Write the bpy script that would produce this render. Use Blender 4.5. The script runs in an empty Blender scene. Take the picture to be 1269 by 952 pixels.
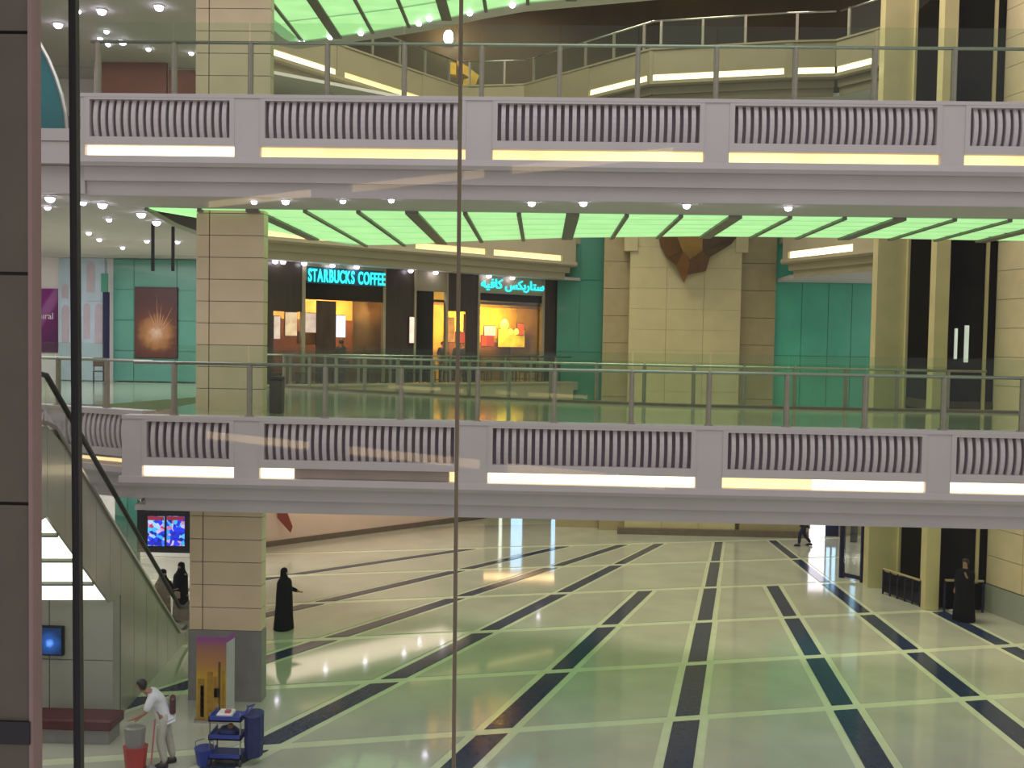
import bpy, bmesh, math, random
from mathutils import Vector
random.seed(7)
S = bpy.context.scene
COL = S.collection

# ------------------------------------------------------------------ camera
FPX, IW, IH = 1212.0, 1269, 952
EYE = Vector((0, 0, 8.2))
_yaw, _pit, _rol = math.atan(36 / FPX), math.atan(48 / FPX), .0172
FWD = Vector((-math.sin(_yaw) * math.cos(_pit), math.cos(_yaw) * math.cos(_pit), -math.sin(_pit)))
_r0 = FWD.cross(Vector((0, 0, 1))).normalized()
_u0 = _r0.cross(FWD)
RGT = _r0 * math.cos(_rol) + _u0 * math.sin(_rol)
UPV = _u0 * math.cos(_rol) - _r0 * math.sin(_rol)
cd = bpy.data.cameras.new('camera')
cd.sensor_fit = 'HORIZONTAL'
cd.sensor_width = 36.0
cd.lens = 36.0 * FPX / IW
cd.clip_start, cd.clip_end = .05, 300
cam = bpy.data.objects.new('camera', cd)
COL.objects.link(cam)
from mathutils import Matrix
cam.matrix_world = Matrix(((RGT.x, UPV.x, -FWD.x, EYE.x), (RGT.y, UPV.y, -FWD.y, EYE.y),
                           (RGT.z, UPV.z, -FWD.z, EYE.z), (0, 0, 0, 1)))
S.camera = cam

# ------------------------------------------------------------------ light and exposure
w = bpy.data.worlds.new('hall_ambient')
S.world = w
w.use_nodes = True
w.node_tree.nodes['Background'].inputs[0].default_value = (.88, .83, .84, 1)
w.node_tree.nodes['Background'].inputs[1].default_value = .60
S.view_settings.view_transform = 'Standard'
S.view_settings.look = 'None'
S.view_settings.exposure = 0.0
S.view_settings.gamma = 1.0
S.cycles.transparent_max_bounces = 24
S.cycles.max_bounces = 8


def area(name, loc, size, power, color, rot=(0, 0, 0)):
    l = bpy.data.lights.new(name, 'AREA')
    l.shape = 'RECTANGLE'
    l.size, l.size_y = size
    l.energy = power
    l.color = color
    o = bpy.data.objects.new(name, l)
    COL.objects.link(o)
    o.location = loc
    o.rotation_euler = rot
    return o


area('fill_over_near_court', (1, 10, 25), (24, 15), 1500, (.95, .95, 1.0))  # added overhead fill for the near balcony faces
area('fill_over_inner_court', (1, 33, 31), (16, 9), 5200, (1.0, .92, .72))  # added warm overhead fill for the inner court walls
# unseen area fills added under the ceilings to brighten the storeys
area('fill_left_wing', (-14.2, 29, 11.1), (6, 9), 560, (1, .95, 1.0))
area('fill_upper_left_wing', (-14.2, 29, 17.7), (6, 9), 110, (1, .96, .95))
area('fill_ground_left', (-15.2, 31.5, 4.5), (3, 5), 420, (1, .95, .92))
area('fill_ground_right', (11, 24, 4.5), (7, 5), 130, (1, .90, .70))
area('fill_shop_terrace', (-5.2, 41.0, 11.1), (9, 1.6), 200, (1, .93, .82), (0, 0, .67))


def bulb(name, loc, power, color, r=.4):
    l = bpy.data.lights.new(name, 'POINT')
    l.energy = power
    l.color = color
    l.shadow_soft_size = r
    o = bpy.data.objects.new(name, l)
    COL.objects.link(o)
    o.location = loc
    return o


# ------------------------------------------------------------------ measuring helpers (photo pixel -> point at a real depth)
def ray(px, py):
    return FWD * FPX + RGT * (px - IW / 2) - UPV * (py - IH / 2)


def P(px, py, Y):
    v = ray(px, py)
    return EYE + v * (Y / v.y)


def G(px, py, z):
    v = ray(px, py)
    p = EYE + v * ((z - EYE.z) / v.z)
    return p


def LN(px, py, a, b):
    """ray against the vertical plane through plan points a, b"""
    v = ray(px, py)
    n = Vector((b[1] - a[1], -(b[0] - a[0])))
    t = (n.x * a[0] + n.y * a[1]) / (n.x * v.x + n.y * v.y)
    return EYE + v * t


# ------------------------------------------------------------------ materials
MATS = {}


def mat(name, col, rough=.5, metal=0.0, var=.06, scale=3.0, emit=None, estr=0.0, coat=0.0, bump=0.0, stretch=(1, 1, 1), spec=.5):
    if name in MATS:
        return MATS[name]
    m = bpy.data.materials.new(name)
    m.use_nodes = True
    nt = m.node_tree
    b = nt.nodes['Principled BSDF']
    tc = nt.nodes.new('ShaderNodeTexCoord')
    mp = nt.nodes.new('ShaderNodeMapping')
    mp.inputs['Scale'].default_value = stretch
    nz = nt.nodes.new('ShaderNodeTexNoise')
    nz.inputs['Scale'].default_value = scale
    nz.inputs['Detail'].default_value = 4
    rp = nt.nodes.new('ShaderNodeValToRGB')
    rp.color_ramp.elements[0].position = .3
    rp.color_ramp.elements[1].position = .7
    rp.color_ramp.elements[0].color = tuple(c * (1 - var) for c in col) + (1,)
    rp.color_ramp.elements[1].color = tuple(min(1, c * (1 + var)) for c in col) + (1,)
    nt.links.new(tc.outputs['Object'], mp.inputs[0])
    nt.links.new(mp.outputs[0], nz.inputs['Vector'])
    nt.links.new(nz.outputs['Fac'], rp.inputs[0])
    nt.links.new(rp.outputs[0], b.inputs['Base Color'])
    b.inputs['Roughness'].default_value = rough
    b.inputs['Metallic'].default_value = metal
    b.inputs['Specular IOR Level'].default_value = spec
    if coat:
        b.inputs['Coat Weight'].default_value = coat
        b.inputs['Coat Roughness'].default_value = .05
    if bump:
        bp = nt.nodes.new('ShaderNodeBump')
        bp.inputs['Strength'].default_value = bump
        nt.links.new(nz.outputs['Fac'], bp.inputs['Height'])
        nt.links.new(bp.outputs[0], b.inputs['Normal'])
    if emit:
        rp2 = nt.nodes.new('ShaderNodeValToRGB')
        rp2.color_ramp.elements[0].position = .3
        rp2.color_ramp.elements[1].position = .7
        rp2.color_ramp.elements[0].color = tuple(c * (1 - var) for c in emit) + (1,)
        rp2.color_ramp.elements[1].color = tuple(c * (1 + var) for c in emit) + (1,)
        nt.links.new(nz.outputs['Fac'], rp2.inputs[0])
        nt.links.new(rp2.outputs[0], b.inputs['Emission Color'])
        b.inputs['Emission Strength'].default_value = estr
    MATS[name] = m
    return m


def glass(name, tint, refl=.06, rough=0.0, haze=0.0, edge=.2):
    if name in MATS:
        return MATS[name]
    m = bpy.data.materials.new(name)
    m.use_nodes = True
    nt = m.node_tree
    nt.nodes.remove(nt.nodes['Principled BSDF'])
    out = nt.nodes['Material Output']
    tr = nt.nodes.new('ShaderNodeBsdfTransparent')
    tr.inputs[0].default_value = tint + (1,)
    gl = nt.nodes.new('ShaderNodeBsdfGlossy')
    gl.inputs['Roughness'].default_value = rough
    mx = nt.nodes.new('ShaderNodeMixShader')
    fr = nt.nodes.new('ShaderNodeLayerWeight')
    fr.inputs[0].default_value = .2
    mu = nt.nodes.new('ShaderNodeMath')
    mu.operation = 'MULTIPLY_ADD'
    mu.inputs[1].default_value = edge
    mu.inputs[2].default_value = refl
    mu.use_clamp = True
    nt.links.new(fr.outputs['Facing'], mu.inputs[0])
    nt.links.new(mu.outputs[0], mx.inputs[0])
    nt.links.new(tr.outputs[0], mx.inputs[1])
    nt.links.new(gl.outputs[0], mx.inputs[2])
    last = mx
    if haze:
        df = nt.nodes.new('ShaderNodeBsdfDiffuse')
        df.inputs[0].default_value = (.55, .58, .55, 1)
        m2 = nt.nodes.new('ShaderNodeMixShader')
        m2.inputs[0].default_value = haze
        nt.links.new(mx.outputs[0], m2.inputs[1])
        nt.links.new(df.outputs[0], m2.inputs[2])
        last = m2
    nt.links.new(last.outputs[0], out.inputs[0])
    MATS[name] = m
    return m


M_white = mat('white_painted_plaster', (.52, .485, .48), .55, var=.03, scale=1.2)
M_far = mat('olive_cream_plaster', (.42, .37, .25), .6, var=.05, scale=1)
M_far4 = mat('olive_plaster_painted_dim', (.235, .20, .12), .6, var=.05, scale=1)  # far plaster darkened: the top storey's weaker light put into the colour
M_slat = mat('white_painted_slat', (.56, .51, .515), .5, var=.03)
M_recess = mat('dark_mauve_recess_paint', (.27, .225, .27), .8)
M_ceil = mat('ceiling_plaster', (.62, .59, .57), .7, var=.03, scale=.8)
M_cream = mat('cream_stone_cladding', (.64, .55, .30), .35, var=.06, scale=1.5, bump=.02)
M_colstone = mat('pale_cream_column_stone', (.74, .60, .39), .35, var=.06, scale=1.5, bump=.02)
M_taupe = mat('taupe_stone', (.42, .34, .18), .4, var=.08, scale=2)
M_grey = mat('grey_stone_base', (.24, .24, .22), .35, var=.08, scale=3)
M_wall = mat('warm_white_wall', (.84, .80, .80), .6, var=.03, scale=.7)
M_wallgrey = mat('grey_green_wall', (.33, .34, .28), .5, var=.06, scale=.8)
M_joint = mat('pale_floor_marble', (.66, .70, .50), .12, var=.06, scale=2.5, coat=.3)
M_tile = mat('grey_green_floor_marble', (.47, .475, .39), .09, var=.08, scale=.9, coat=.3, bump=.004)
M_darktile = mat('dark_blue_granite', (.026, .040, .090), .12, var=.25, scale=9, spec=.3)
M_upfloor = mat('polished_upper_floor', (.40, .43, .30), .10, var=.06, scale=.7, coat=.3)
M_brownedge = mat('brown_stone_kerb', (.16, .12, .085), .3, var=.15, scale=4)
M_metal = mat('brushed_steel', (.50, .49, .46), .28, 1.0, var=.08, scale=20, stretch=(1, 1, .1))
M_post = mat('bronze_steel_post', (.34, .285, .24), .4, .35, var=.1, scale=12)
M_black = mat('black_rubber', (.012, .012, .016), .45, var=.2)
M_mull = mat('black_painted_mullion', (.008, .008, .012), .35, var=.2, scale=6)
M_teal = mat('teal_glass_cladding', (.115, .56, .385), .25, var=.12, scale=.6, coat=.2)
M_teall = mat('pale_teal_glass_cladding', (.11, .33, .26), .25, var=.10, scale=.6, coat=.2)
M_teald = mat('dark_teal_glass_cladding', (.055, .25, .165), .25, var=.10, scale=.6, coat=.2)
M_darkbrown = mat('dark_brown_panel', (.045, .034, .022), .35, var=.25, scale=2, stretch=(4, 4, .3))
M_black2 = mat('black_gloss_panel', (.006, .006, .006), .12, var=.3)
M_orange = mat('orange_shop_wall', (.62, .27, .05), .6, var=.18, scale=1.6)
M_yellow = mat('amber_shop_wall', (.70, .40, .05), .6, var=.25, scale=1.2)
M_brownwall = mat('deep_brown_upper_wall', (.075, .044, .011), .6, var=.30, scale=.35)
M_rust = mat('rust_brown_header', (.21, .05, .018), .55, var=.15, scale=1)
M_strip = mat('warm_cove_light', (.9, .7, .4), .6, var=.22, scale=.45, emit=(1.0, .72, .34), estr=1.15)
M_stripw = mat('bright_cove_light', (.9, .8, .6), .6, var=.16, scale=.45, emit=(1.0, .80, .50), estr=2.2)
M_ghost = mat('strong_warm_cove_light', (.9, .7, .4), .6, var=.15, scale=.45, emit=(1.0, .70, .36), estr=9)
M_stripoff = mat('unlit_cove_lens', (.40, .33, .28), .5, var=.1, scale=1)
M_green = mat('green_backlit_panel', (.5, .8, .5), .5, var=.10, scale=1.1, emit=(.44, .88, .36), estr=.84, stretch=(1, 2.5, 1))
M_greend = mat('green_backlit_edge', (.4, .7, .4), .5, var=.06, scale=2, emit=(.30, .62, .30), estr=.42)
M_rib = mat('bronze_ceiling_rib', (.20, .20, .16), .5, var=.1)
M_lamp = mat('downlight_lens', (.9, .9, 1), .3, var=.02, emit=(.86, .78, 1.0), estr=16)
M_lampring = mat('downlight_ring', (.7, .7, .7), .3, .2)
M_cyan = mat('cyan_lit_letter', (.1, .7, .7), .4, var=.05, emit=(.02, .80, .90), estr=1.25)
M_letterback = mat('dark_teal_letter_return', (.01, .10, .14), .4)
M_signboard = mat('cream_sign_board', (.36, .31, .20), .5, var=.05)
M_glass = glass('clear_shop_glass', (.93, .95, .93), .05)
M_rail = glass('green_railing_glass', (.90, .945, .895), .010, haze=.010, edge=.10)
M_front = glass('lift_front_glass', (.975, .975, .97), .009, edge=.04)
M_darkglass = glass('dark_lift_glass', (.05, .06, .045), .008, edge=.08)
M_pillar = mat('dark_brown_stone', (.105, .09, .068), .5, var=.1, scale=4, bump=.03)  # one even dark brown for all pillar stones
M_pilredge = mat('pinkish_metal_edge', (.30, .20, .19), .4, .3)
M_whitelit = mat('white_backlit_glass', (.9, 1, .9), .4, var=.06, scale=.5, emit=(.88, 1.0, .84), estr=1.7)
M_dayl = mat('daylit_entrance', (.9, .9, 1), .4, var=.05, scale=.5, emit=(.95, .88, 1.0), estr=2.6)
M_bluewin = mat('blue_white_shop_window', (.6, .8, 1), .4, var=.1, scale=2, emit=(.40, .68, 1.0), estr=2.4)
M_skin = mat('skin', (.36, .20, .13), .5, var=.06, scale=14)
M_abaya = mat('black_cloth', (.006, .006, .009), .9, var=.3, scale=8, spec=.1)
M_abaya2 = mat('dark_grey_cloth', (.022, .022, .022), .9, var=.3, scale=8, spec=.1)
M_hair = mat('black_hair', (.01, .008, .007), .5)
M_shirt = mat('white_cotton', (.72, .74, .78), .8, var=.05, scale=12)
M_beige = mat('pale_beige_cotton', (.50, .50, .42), .8, var=.06, scale=12)
M_navy = mat('navy_cloth', (.012, .012, .05), .9, var=.2, scale=8)
M_maroon = mat('maroon_vinyl', (.085, .022, .026), .4, var=.15, scale=6)
M_red = mat('red_plastic', (.42, .045, .035), .35, var=.08)
M_pink = mat('pink_plastic', (.55, .13, .16), .4)
M_blue = mat('blue_plastic', (.03, .06, .34), .35, var=.1)
M_navyb = mat('dark_blue_bag', (.010, .022, .12), .5, var=.25, scale=9, bump=.3)
M_paper = mat('white_paper', (.8, .8, .78), .7)
M_woodc = mat('dark_wood', (.07, .04, .022), .4, var=.25, scale=4, stretch=(1, 1, .2))
M_redlit = mat('red_lit_poster', (.7, .1, .05), .5, var=.1, emit=(.95, .10, .03), estr=.8)
M_orangelit = mat('orange_lit_poster', (.8, .3, .05), .5, var=.35, scale=4, emit=(1.0, .36, .06), estr=.8)
M_palelit = mat('pale_lit_poster', (.9, .75, .65), .5, var=.25, scale=3, emit=(1.0, .72, .60), estr=.85)
M_violetlit = mat('lilac_lit_panel', (.9, .8, 1), .5, var=.05, emit=(.95, .82, 1.0), estr=1.5)
M_pend = mat('amber_pendant_glow', (1, .7, .1), .5, var=.1, emit=(1.0, .62, .06), estr=3.0)
M_yellowlit = mat('yellow_lit_poster', (.8, .6, .1), .5, var=.3, scale=2, emit=(.95, .62, .05), estr=.5)
M_paleblue = mat('pale_blue_display_wall', (.50, .62, .72), .5, var=.08, scale=2)
M_palepink = mat('pale_pink_niche', (.52, .44, .50), .5, var=.06)


def ramp_mat(name, stops, axis='Z', lo=0.0, hi=1.0, rough=.4, estr=0.0, wave=None, radial=None, noise=.0, nscale=3.0):
    """flat print: a colour ramp along one object axis, or round a point"""
    m = bpy.data.materials.new(name)
    m.use_nodes = True
    nt = m.node_tree
    b = nt.nodes['Principled BSDF']
    b.inputs['Roughness'].default_value = rough
    tc = nt.nodes.new('ShaderNodeTexCoord')
    if radial:
        vm = nt.nodes.new('ShaderNodeVectorMath')
        vm.operation = 'DISTANCE'
        vm.inputs[1].default_value = radial
        nt.links.new(tc.outputs['Object'], vm.inputs[0])
        src = vm.outputs['Value']
    else:
        sx = nt.nodes.new('ShaderNodeSeparateXYZ')
        nt.links.new(tc.outputs['Object'], sx.inputs[0])
        src = sx.outputs[axis]
    if wave:
        wx = nt.nodes.new('ShaderNodeSeparateXYZ')
        nt.links.new(tc.outputs['Object'], wx.inputs[0])
        mu = nt.nodes.new('ShaderNodeMath')
        mu.operation = 'MULTIPLY_ADD'
        mu.inputs[1].default_value = wave
        nt.links.new(wx.outputs['X'], mu.inputs[0])
        nt.links.new(src, mu.inputs[2])
        src = mu.outputs[0]
    if noise:
        nz = nt.nodes.new('ShaderNodeTexNoise')
        nz.inputs['Scale'].default_value = nscale
        nt.links.new(tc.outputs['Object'], nz.inputs['Vector'])
        ma = nt.nodes.new('ShaderNodeMath')
        ma.operation = 'MULTIPLY_ADD'
        ma.inputs[1].default_value = noise
        nt.links.new(nz.outputs['Fac'], ma.inputs[0])
        nt.links.new(src, ma.inputs[2])
        src = ma.outputs[0]
    mr = nt.nodes.new('ShaderNodeMapRange')
    mr.inputs['From Min'].default_value = lo
    mr.inputs['From Max'].default_value = hi
    nt.links.new(src, mr.inputs['Value'])
    rp = nt.nodes.new('ShaderNodeValToRGB')
    while len(rp.color_ramp.elements) < len(stops):
        rp.color_ramp.elements.new(.5)
    for e, (p, c) in zip(rp.color_ramp.elements, stops):
        e.position = p
        e.color = c + (1,)
    nt.links.new(mr.outputs[0], rp.inputs[0])
    nt.links.new(rp.outputs[0], b.inputs['Base Color'])
    if estr:
        nt.links.new(rp.outputs[0], b.inputs['Emission Color'])
        b.inputs['Emission Strength'].default_value = estr
    return m


# ------------------------------------------------------------------ object helpers
ORG = {}


def props(o, label=None, cat=None, group=None, kind=None):
    if label: o['label'] = label
    if cat: o['category'] = cat
    if group: o['group'] = group
    if kind: o['kind'] = kind
    return o


def thing(name, label, cat, loc=(0, 0, 0), rz=0.0, group=None, kind=None, local=False):
    o = bpy.data.objects.new(name, None)
    o.empty_display_size = .2
    COL.objects.link(o)
    o.location = loc
    o.rotation_euler = (0, 0, rz)
    ORG[o.name] = Vector((0, 0, 0)) if local else Vector(loc)
    return props(o, label, cat, group, kind)


class B:
    def __init__(self):
        self.bm = bmesh.new()

    def poly(self, pts):
        vs = [self.bm.verts.new(p) for p in pts]
        return self.bm.faces.new(vs)

    def box(self, x0, x1, y0, y1, z0, z1):
        v = [self.bm.verts.new(p) for p in ((x0, y0, z0), (x1, y0, z0), (x1, y1, z0), (x0, y1, z0), (x0, y0, z1), (x1, y0, z1), (x1, y1, z1), (x0, y1, z1))]
        for f in ((3, 2, 1, 0), (4, 5, 6, 7), (0, 1, 5, 4), (1, 2, 6, 5), (2, 3, 7, 6), (3, 0, 4, 7)):
            self.bm.faces.new([v[i] for i in f])
        return self

    def prism(self, pts, z0, z1):
        lo = [self.bm.verts.new((p[0], p[1], z0)) for p in pts]
        hi = [self.bm.verts.new((p[0], p[1], z1)) for p in pts]
        n = len(pts)
        self.bm.faces.new(list(reversed(lo)))
        self.bm.faces.new(hi)
        for i in range(n):
            self.bm.faces.new((lo[i], lo[(i + 1) % n], hi[(i + 1) % n], hi[i]))
        return self

    def prof(self, pts, s0, s1):
        """(y,z) outline swept along x"""
        a = [self.bm.verts.new((s0, p[0], p[1])) for p in pts]
        c = [self.bm.verts.new((s1, p[0], p[1])) for p in pts]
        n = len(pts)
        self.bm.faces.new(a)
        self.bm.faces.new(list(reversed(c)))
        for i in range(n):
            self.bm.faces.new((a[i], c[i], c[(i + 1) % n], a[(i + 1) % n]))
        return self

    def face_xz(self, pts, y0, y1):
        """(x,z) outline given thickness in y"""
        a = [self.bm.verts.new((p[0], y0, p[1])) for p in pts]
        c = [self.bm.verts.new((p[0], y1, p[1])) for p in pts]
        n = len(pts)
        self.bm.faces.new(a)
        self.bm.faces.new(list(reversed(c)))
        for i in range(n):
            self.bm.faces.new((a[i], c[i], c[(i + 1) % n], a[(i + 1) % n]))
        return self

    def tube(self, pts, r, seg=8, caps=True):
        pts = [Vector(p) for p in pts]
        rings = []
        for i, p in enumerate(pts):
            d = (pts[min(i + 1, len(pts) - 1)] - pts[max(i - 1, 0)]).normalized()
            u = d.cross(Vector((0, 0, 1)))
            if u.length < 1e-4: u = Vector((1, 0, 0))
            u.normalize()
            v = d.cross(u)
            rr = r[i] if isinstance(r, (list, tuple)) else r
            rings.append([self.bm.verts.new(p + (u * math.cos(2 * math.pi * k / seg) + v * math.sin(2 * math.pi * k / seg)) * rr) for k in range(seg)])
        self._rings(rings, caps)
        return self

    def _rings(self, rings, caps=True):
        n = len(rings[0])
        for a, c in zip(rings, rings[1:]):
            for k in range(n):
                self.bm.faces.new((a[k], a[(k + 1) % n], c[(k + 1) % n], c[k]))
        if caps:
            self.bm.faces.new(list(reversed(rings[0])))
            self.bm.faces.new(rings[-1])

    def loft(self, rings, seg=14, caps=True):
        """rings: (cx, cy, z, rx, ry[, tilt_y]) stacked ellipses"""
        rr = []
        for q in rings:
            cx, cy, z, rx, ry = q[:5]
            t = q[5] if len(q) > 5 else 0
            rr.append([self.bm.verts.new((cx + rx * math.cos(2 * math.pi * k / seg), cy + ry * math.sin(2 * math.pi * k / seg), z + t * math.sin(2 * math.pi * k / seg))) for k in range(seg)])
        self._rings(rr, caps)
        return self

    def build(self, name, m, parent=None, smooth=False, bevel=0.0, local=False):
        if bevel:
            bmesh.ops.bevel(self.bm, geom=list(self.bm.edges), offset=bevel, segments=1, affect='EDGES')
        bmesh.ops.recalc_face_normals(self.bm, faces=self.bm.faces)
        org = None
        if parent is not None:
            off = ORG.get(parent.name, Vector((0, 0, 0)))
        elif local:
            off = Vector((0, 0, 0))
        else:
            xs = [v.co for v in self.bm.verts]
            lo = Vector([min(c[i] for c in xs) for i in range(3)])
            hi = Vector([max(c[i] for c in xs) for i in range(3)])
            off = Vector(((lo.x + hi.x) / 2, (lo.y + hi.y) / 2, lo.z))
            org = off
        if off.length:
            for v in self.bm.verts:
                v.co -= off
        me = bpy.data.meshes.new(name)
        self.bm.to_mesh(me)
        self.bm.free()
        if smooth:
            for p in me.polygons: p.use_smooth = True
        me.materials.append(m)
        o = bpy.data.objects.new(name, me)
        COL.objects.link(o)
        if parent is not None:
            o.parent = parent
            ORG[o.name] = off
        elif org is not None:
            o.location = org
            ORG[o.name] = org
        return o


def dup(o, parent, loc):
    c = o.copy()
    COL.objects.link(c)
    c.parent = parent
    c.location = loc
    return c


def copy_thing(root, loc, rz=None, label=None):
    r = root.copy()
    COL.objects.link(r)
    r.location = loc
    if rz is not None: r.rotation_euler = (0, 0, rz)
    if label: r['label'] = label
    for ch in list(root.children):
        c = ch.copy()
        COL.objects.link(c)
        c.parent = r
        for g in ch.children:
            d = g.copy()
            COL.objects.link(d)
            d.parent = c
    return r


def struct(o):
    o['kind'] = 'structure'
    return o


ORD = ['first', 'second', 'third', 'fourth', 'fifth', 'sixth', 'seventh', 'eighth', 'ninth', 'tenth', 'eleventh', 'twelfth', 'thirteenth', 'fourteenth', 'fifteenth', 'sixteenth', 'seventeenth', 'eighteenth', 'nineteenth', 'twentieth']


def clip(poly, a, b, c):
    """keep the side a*x+b*y<=c"""
    out = []
    for i in range(len(poly)):
        p, q = poly[i], poly[(i + 1) % len(poly)]
        dp, dq = a * p[0] + b * p[1] - c, a * q[0] + b * q[1] - c
        if dp <= 0: out.append(p)
        if (dp < 0 < dq) or (dq < 0 < dp):
            t = dp / (dp - dq)
            out.append((p[0] + (q[0] - p[0]) * t, p[1] + (q[1] - p[1]) * t))
    return out


# levels
L2, L3, L4 = 6.62, 13.22, 19.85
DROP = 2.04                      # floor edge down to the soffit below it

# ================================================================== LARGE STRUCTURE
# ---- ground floor
fl = struct(B().box(-21, 17, 6, 50, -.30, -.012).build('floor', M_joint))
STR = [((-12.0, 31.0), (-5.0, 37.0), 'L'),
       ((-7.44, 29.61), (-3.42, 34.46), 'L'),
       ((-6.85, 24.87), (-2.76, 31.03), 'L'),
       ((-5.42, 19.63), (4.98, 40.66), 'L'),
       ((-1.51, 18.59), (3.54, 32.52), 'S'),
       ((2.81, 18.89), (7.55, 40.95), 'L'),
       ((6.81, 19.17), (7.80, 29.99), 'S'),
       ((10.45, 20.91), (10.16, 36.9), 'L'),
       ((13.19, 27.62), (12.85, 30.19), 'S')]
RA = math.radians(14.1)
ru, rn = (math.cos(RA), math.sin(RA)), (-math.sin(RA), math.cos(RA))
ys = [G(850, 890, 0), G(862, 822, 0), G(872, 770, 0), G(880, 728, 0), G(885, 696, 0), G(890, 671, 0)]
offs = [rn[0] * p.x + rn[1] * p.y for p in ys]
offs = [offs[0] - 12.2, offs[0] - 8.1, offs[0] - 4.05] + offs + [offs[-1] + 5]


def sline(k, Y):
    (x0, y0), (x1, y1), _ = STR[k]
    return x0 + (x1 - x0) * (Y - y0) / (y1 - y0)


def stripe_half(Y):
    r = max(4, 48 - Y)
    return (.19 + .0125 * r) / 2, .08 + .0038 * r      # dark half width, pale border


for j in range(len(offs) - 1):
    lo, hi = offs[j] + .15, offs[j + 1] - .15
    last = j >= len(offs) - 2
    # the centre-stripe depth of this band decides whether the short stripes reach it
    ymid = (offs[j] + offs[j + 1]) / 2 / rn[1] + 1.5
    act = [k for k in range(len(STR)) if STR[k][2] == 'L' or ymid < 32.5]
    if ymid > 42: act = []
    edges = []
    for k in act:
        (x0, y0), (x1, y1), _ = STR[k]
        d = Vector((x1 - x0, y1 - y0)).normalized()
        n = Vector((d.y, -d.x))                                   # to the right of the stripe
        c = n.x * x0 + n.y * y0
        edges.append((n, c))
    rect = [(-20.8, 7), (16.8, 7), (16.8, 49.5), (-20.8, 49.5)]
    band = clip(clip(rect, rn[0], rn[1], hi), -rn[0], -rn[1], -lo)
    if len(band) < 3: continue
    ymean = sum(p[1] for p in band) / len(band)
    hw, bw = stripe_half(ymean)
    for q in range(len(edges) + 1):
        pl = band
        if q > 0:
            n, c = edges[q - 1]
            pl = clip(pl, -n.x, -n.y, -(c + hw + bw))
        if q < len(edges) and len(pl) > 2:
            n, c = edges[q]
            pl = clip(pl, n.x, n.y, c - hw - bw)
        if len(pl) > 2:
            B().prism(pl, -.02, 0).build('floor_tile', M_tile, fl)
    for (n, c) in edges:
        pl = clip(clip(band, n.x, n.y, c + hw), -n.x, -n.y, -(c - hw))
        if len(pl) > 2:
            B().prism(pl, -.02, .001).build('dark_floor_tile', M_darktile, fl)

# ---- tall enclosing walls
struct(B().box(-21.3, -21, 6, 50, 0, 27).build('wall_left', M_wall))
wb = struct(B().box(-21, 3.9, 48.5, 48.8, 0, 27).build('wall_back', M_brownwall))
struct(B().box(10.2, 17, 48.5, 48.8, 0, 27).build('wall_back', M_brownwall))

# ---- plan outlines of the ring shaped upper storeys
VOID2 = [(-9.0, 34.0), (-5.8, 31.6), (-2.6, 29.7), (.67, 28.1), (4.3, 27.1), (9, 26.9), (16.5, 26.9)]
VOID3 = [(-9.2, 22.2), (-7.4, 26.2), (-5.8, 30.0), (-4.6, 29.8), (-2.43, 28.5), (.58, 27.1), (4.2, 26.3), (8.5, 26.2), (16.5, 26.6)]
FAR_A, FAR_B = (-10.2, 34.6), (1.45, 43.9)                # left limb of the far ring
FR = Vector((FAR_B[0] - FAR_A[0], FAR_B[1] - FAR_A[1]))
FRL, FRA = FR.length, math.atan2(FR.y, FR.x)
fd = FR.normalized()
fn = Vector((-fd.y, fd.x))                                 # inward, away from the viewer


def plate(name, pts, z0, z1, m):
    return struct(B().prism(pts, z0, z1).build(name, m))


FA2 = (FAR_A[0] + fn.x * .36, FAR_A[1] + fn.y * .36)
FB2 = (FAR_B[0] + fn.x * .36, FAR_B[1] + fn.y * .36)
far2 = [FA2, FB2, (2.6, 45.2), (2.6, 48.4), (-20.9, 48.4), (-20.9, 34.6)]
# upper floors
plate('floor', [(-8.55, 20.35), (16.5, 20.35)] + VOID2[::-1], L2 - .4, L2 - .02, M_upfloor)
plate('floor', [(-20.9, 24.2), (-10.6, 23.2), (-9.6, 27.2), (-9.0, 34.0), (-10.2, 34.6), (-20.9, 34.6)], L2 - .4, L2 - .021, M_upfloor)
plate('floor', far2, L2 - .4, L2 - .022, M_upfloor)
plate('floor', [(-9.55, 20.35), (16.5, 20.35)] + VOID3[::-1] + [(-9.8, 26), (-10.2, 34.6), (-20.9, 34.6), (-20.9, 22), (-9.55, 22)], L3 - .4, L3 - .02, M_upfloor)
plate('floor', far2, L3 - .4, L3 - .022, M_upfloor)
# ceilings (soffits)
GE4 = [(-9.3, 22.15), (-9.0, 23.5), (-8.4, 31.0)] + [(G(a, b, L4 - DROP).x, G(a, b, L4 - DROP).y) for a, b in ((362, 53), (450, 41), (520, 30), (600, 13), (650, 4))] + [(4.2, 26.5), (8.5, 26.3), (16.5, 26.5)]
VOID4 = [(-9.6, 22.4), (-9.2, 31.6)] + [(p[0], p[1] + .7) for p in GE4[3:]]
for lv, vd in ((L2, VOID2), (L3, VOID3), (L4, VOID4)):
    z = lv - DROP
    outer = [(-20.9, 20.35), (16.5, 20.35)] if lv > L2 else [(-8.55, 20.35), (16.5, 20.35)]
    if lv > L2:
        pts = outer + vd[::-1] + [(-9.8, 26 if lv == L3 else 33), (-10.2, 34.6), (-20.9, 34.6), (-20.9, 20.35)]
        plate('ceiling', pts, z, z + .12, M_ceil)
    else:
        plate('ceiling', outer + vd[::-1], z, z + .12, M_ceil)
        plate('ceiling', [(-20.9, 27.4), (-9.6, 27.4), (-9.0, 34.0), (-10.2, 34.6), (-20.9, 34.6)], z, z + .12, M_ceil)
    plate('ceiling', far2, z, z + .121, M_ceil)


# ================================================================== BALCONY EDGES
_slat_mesh = {}


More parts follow.
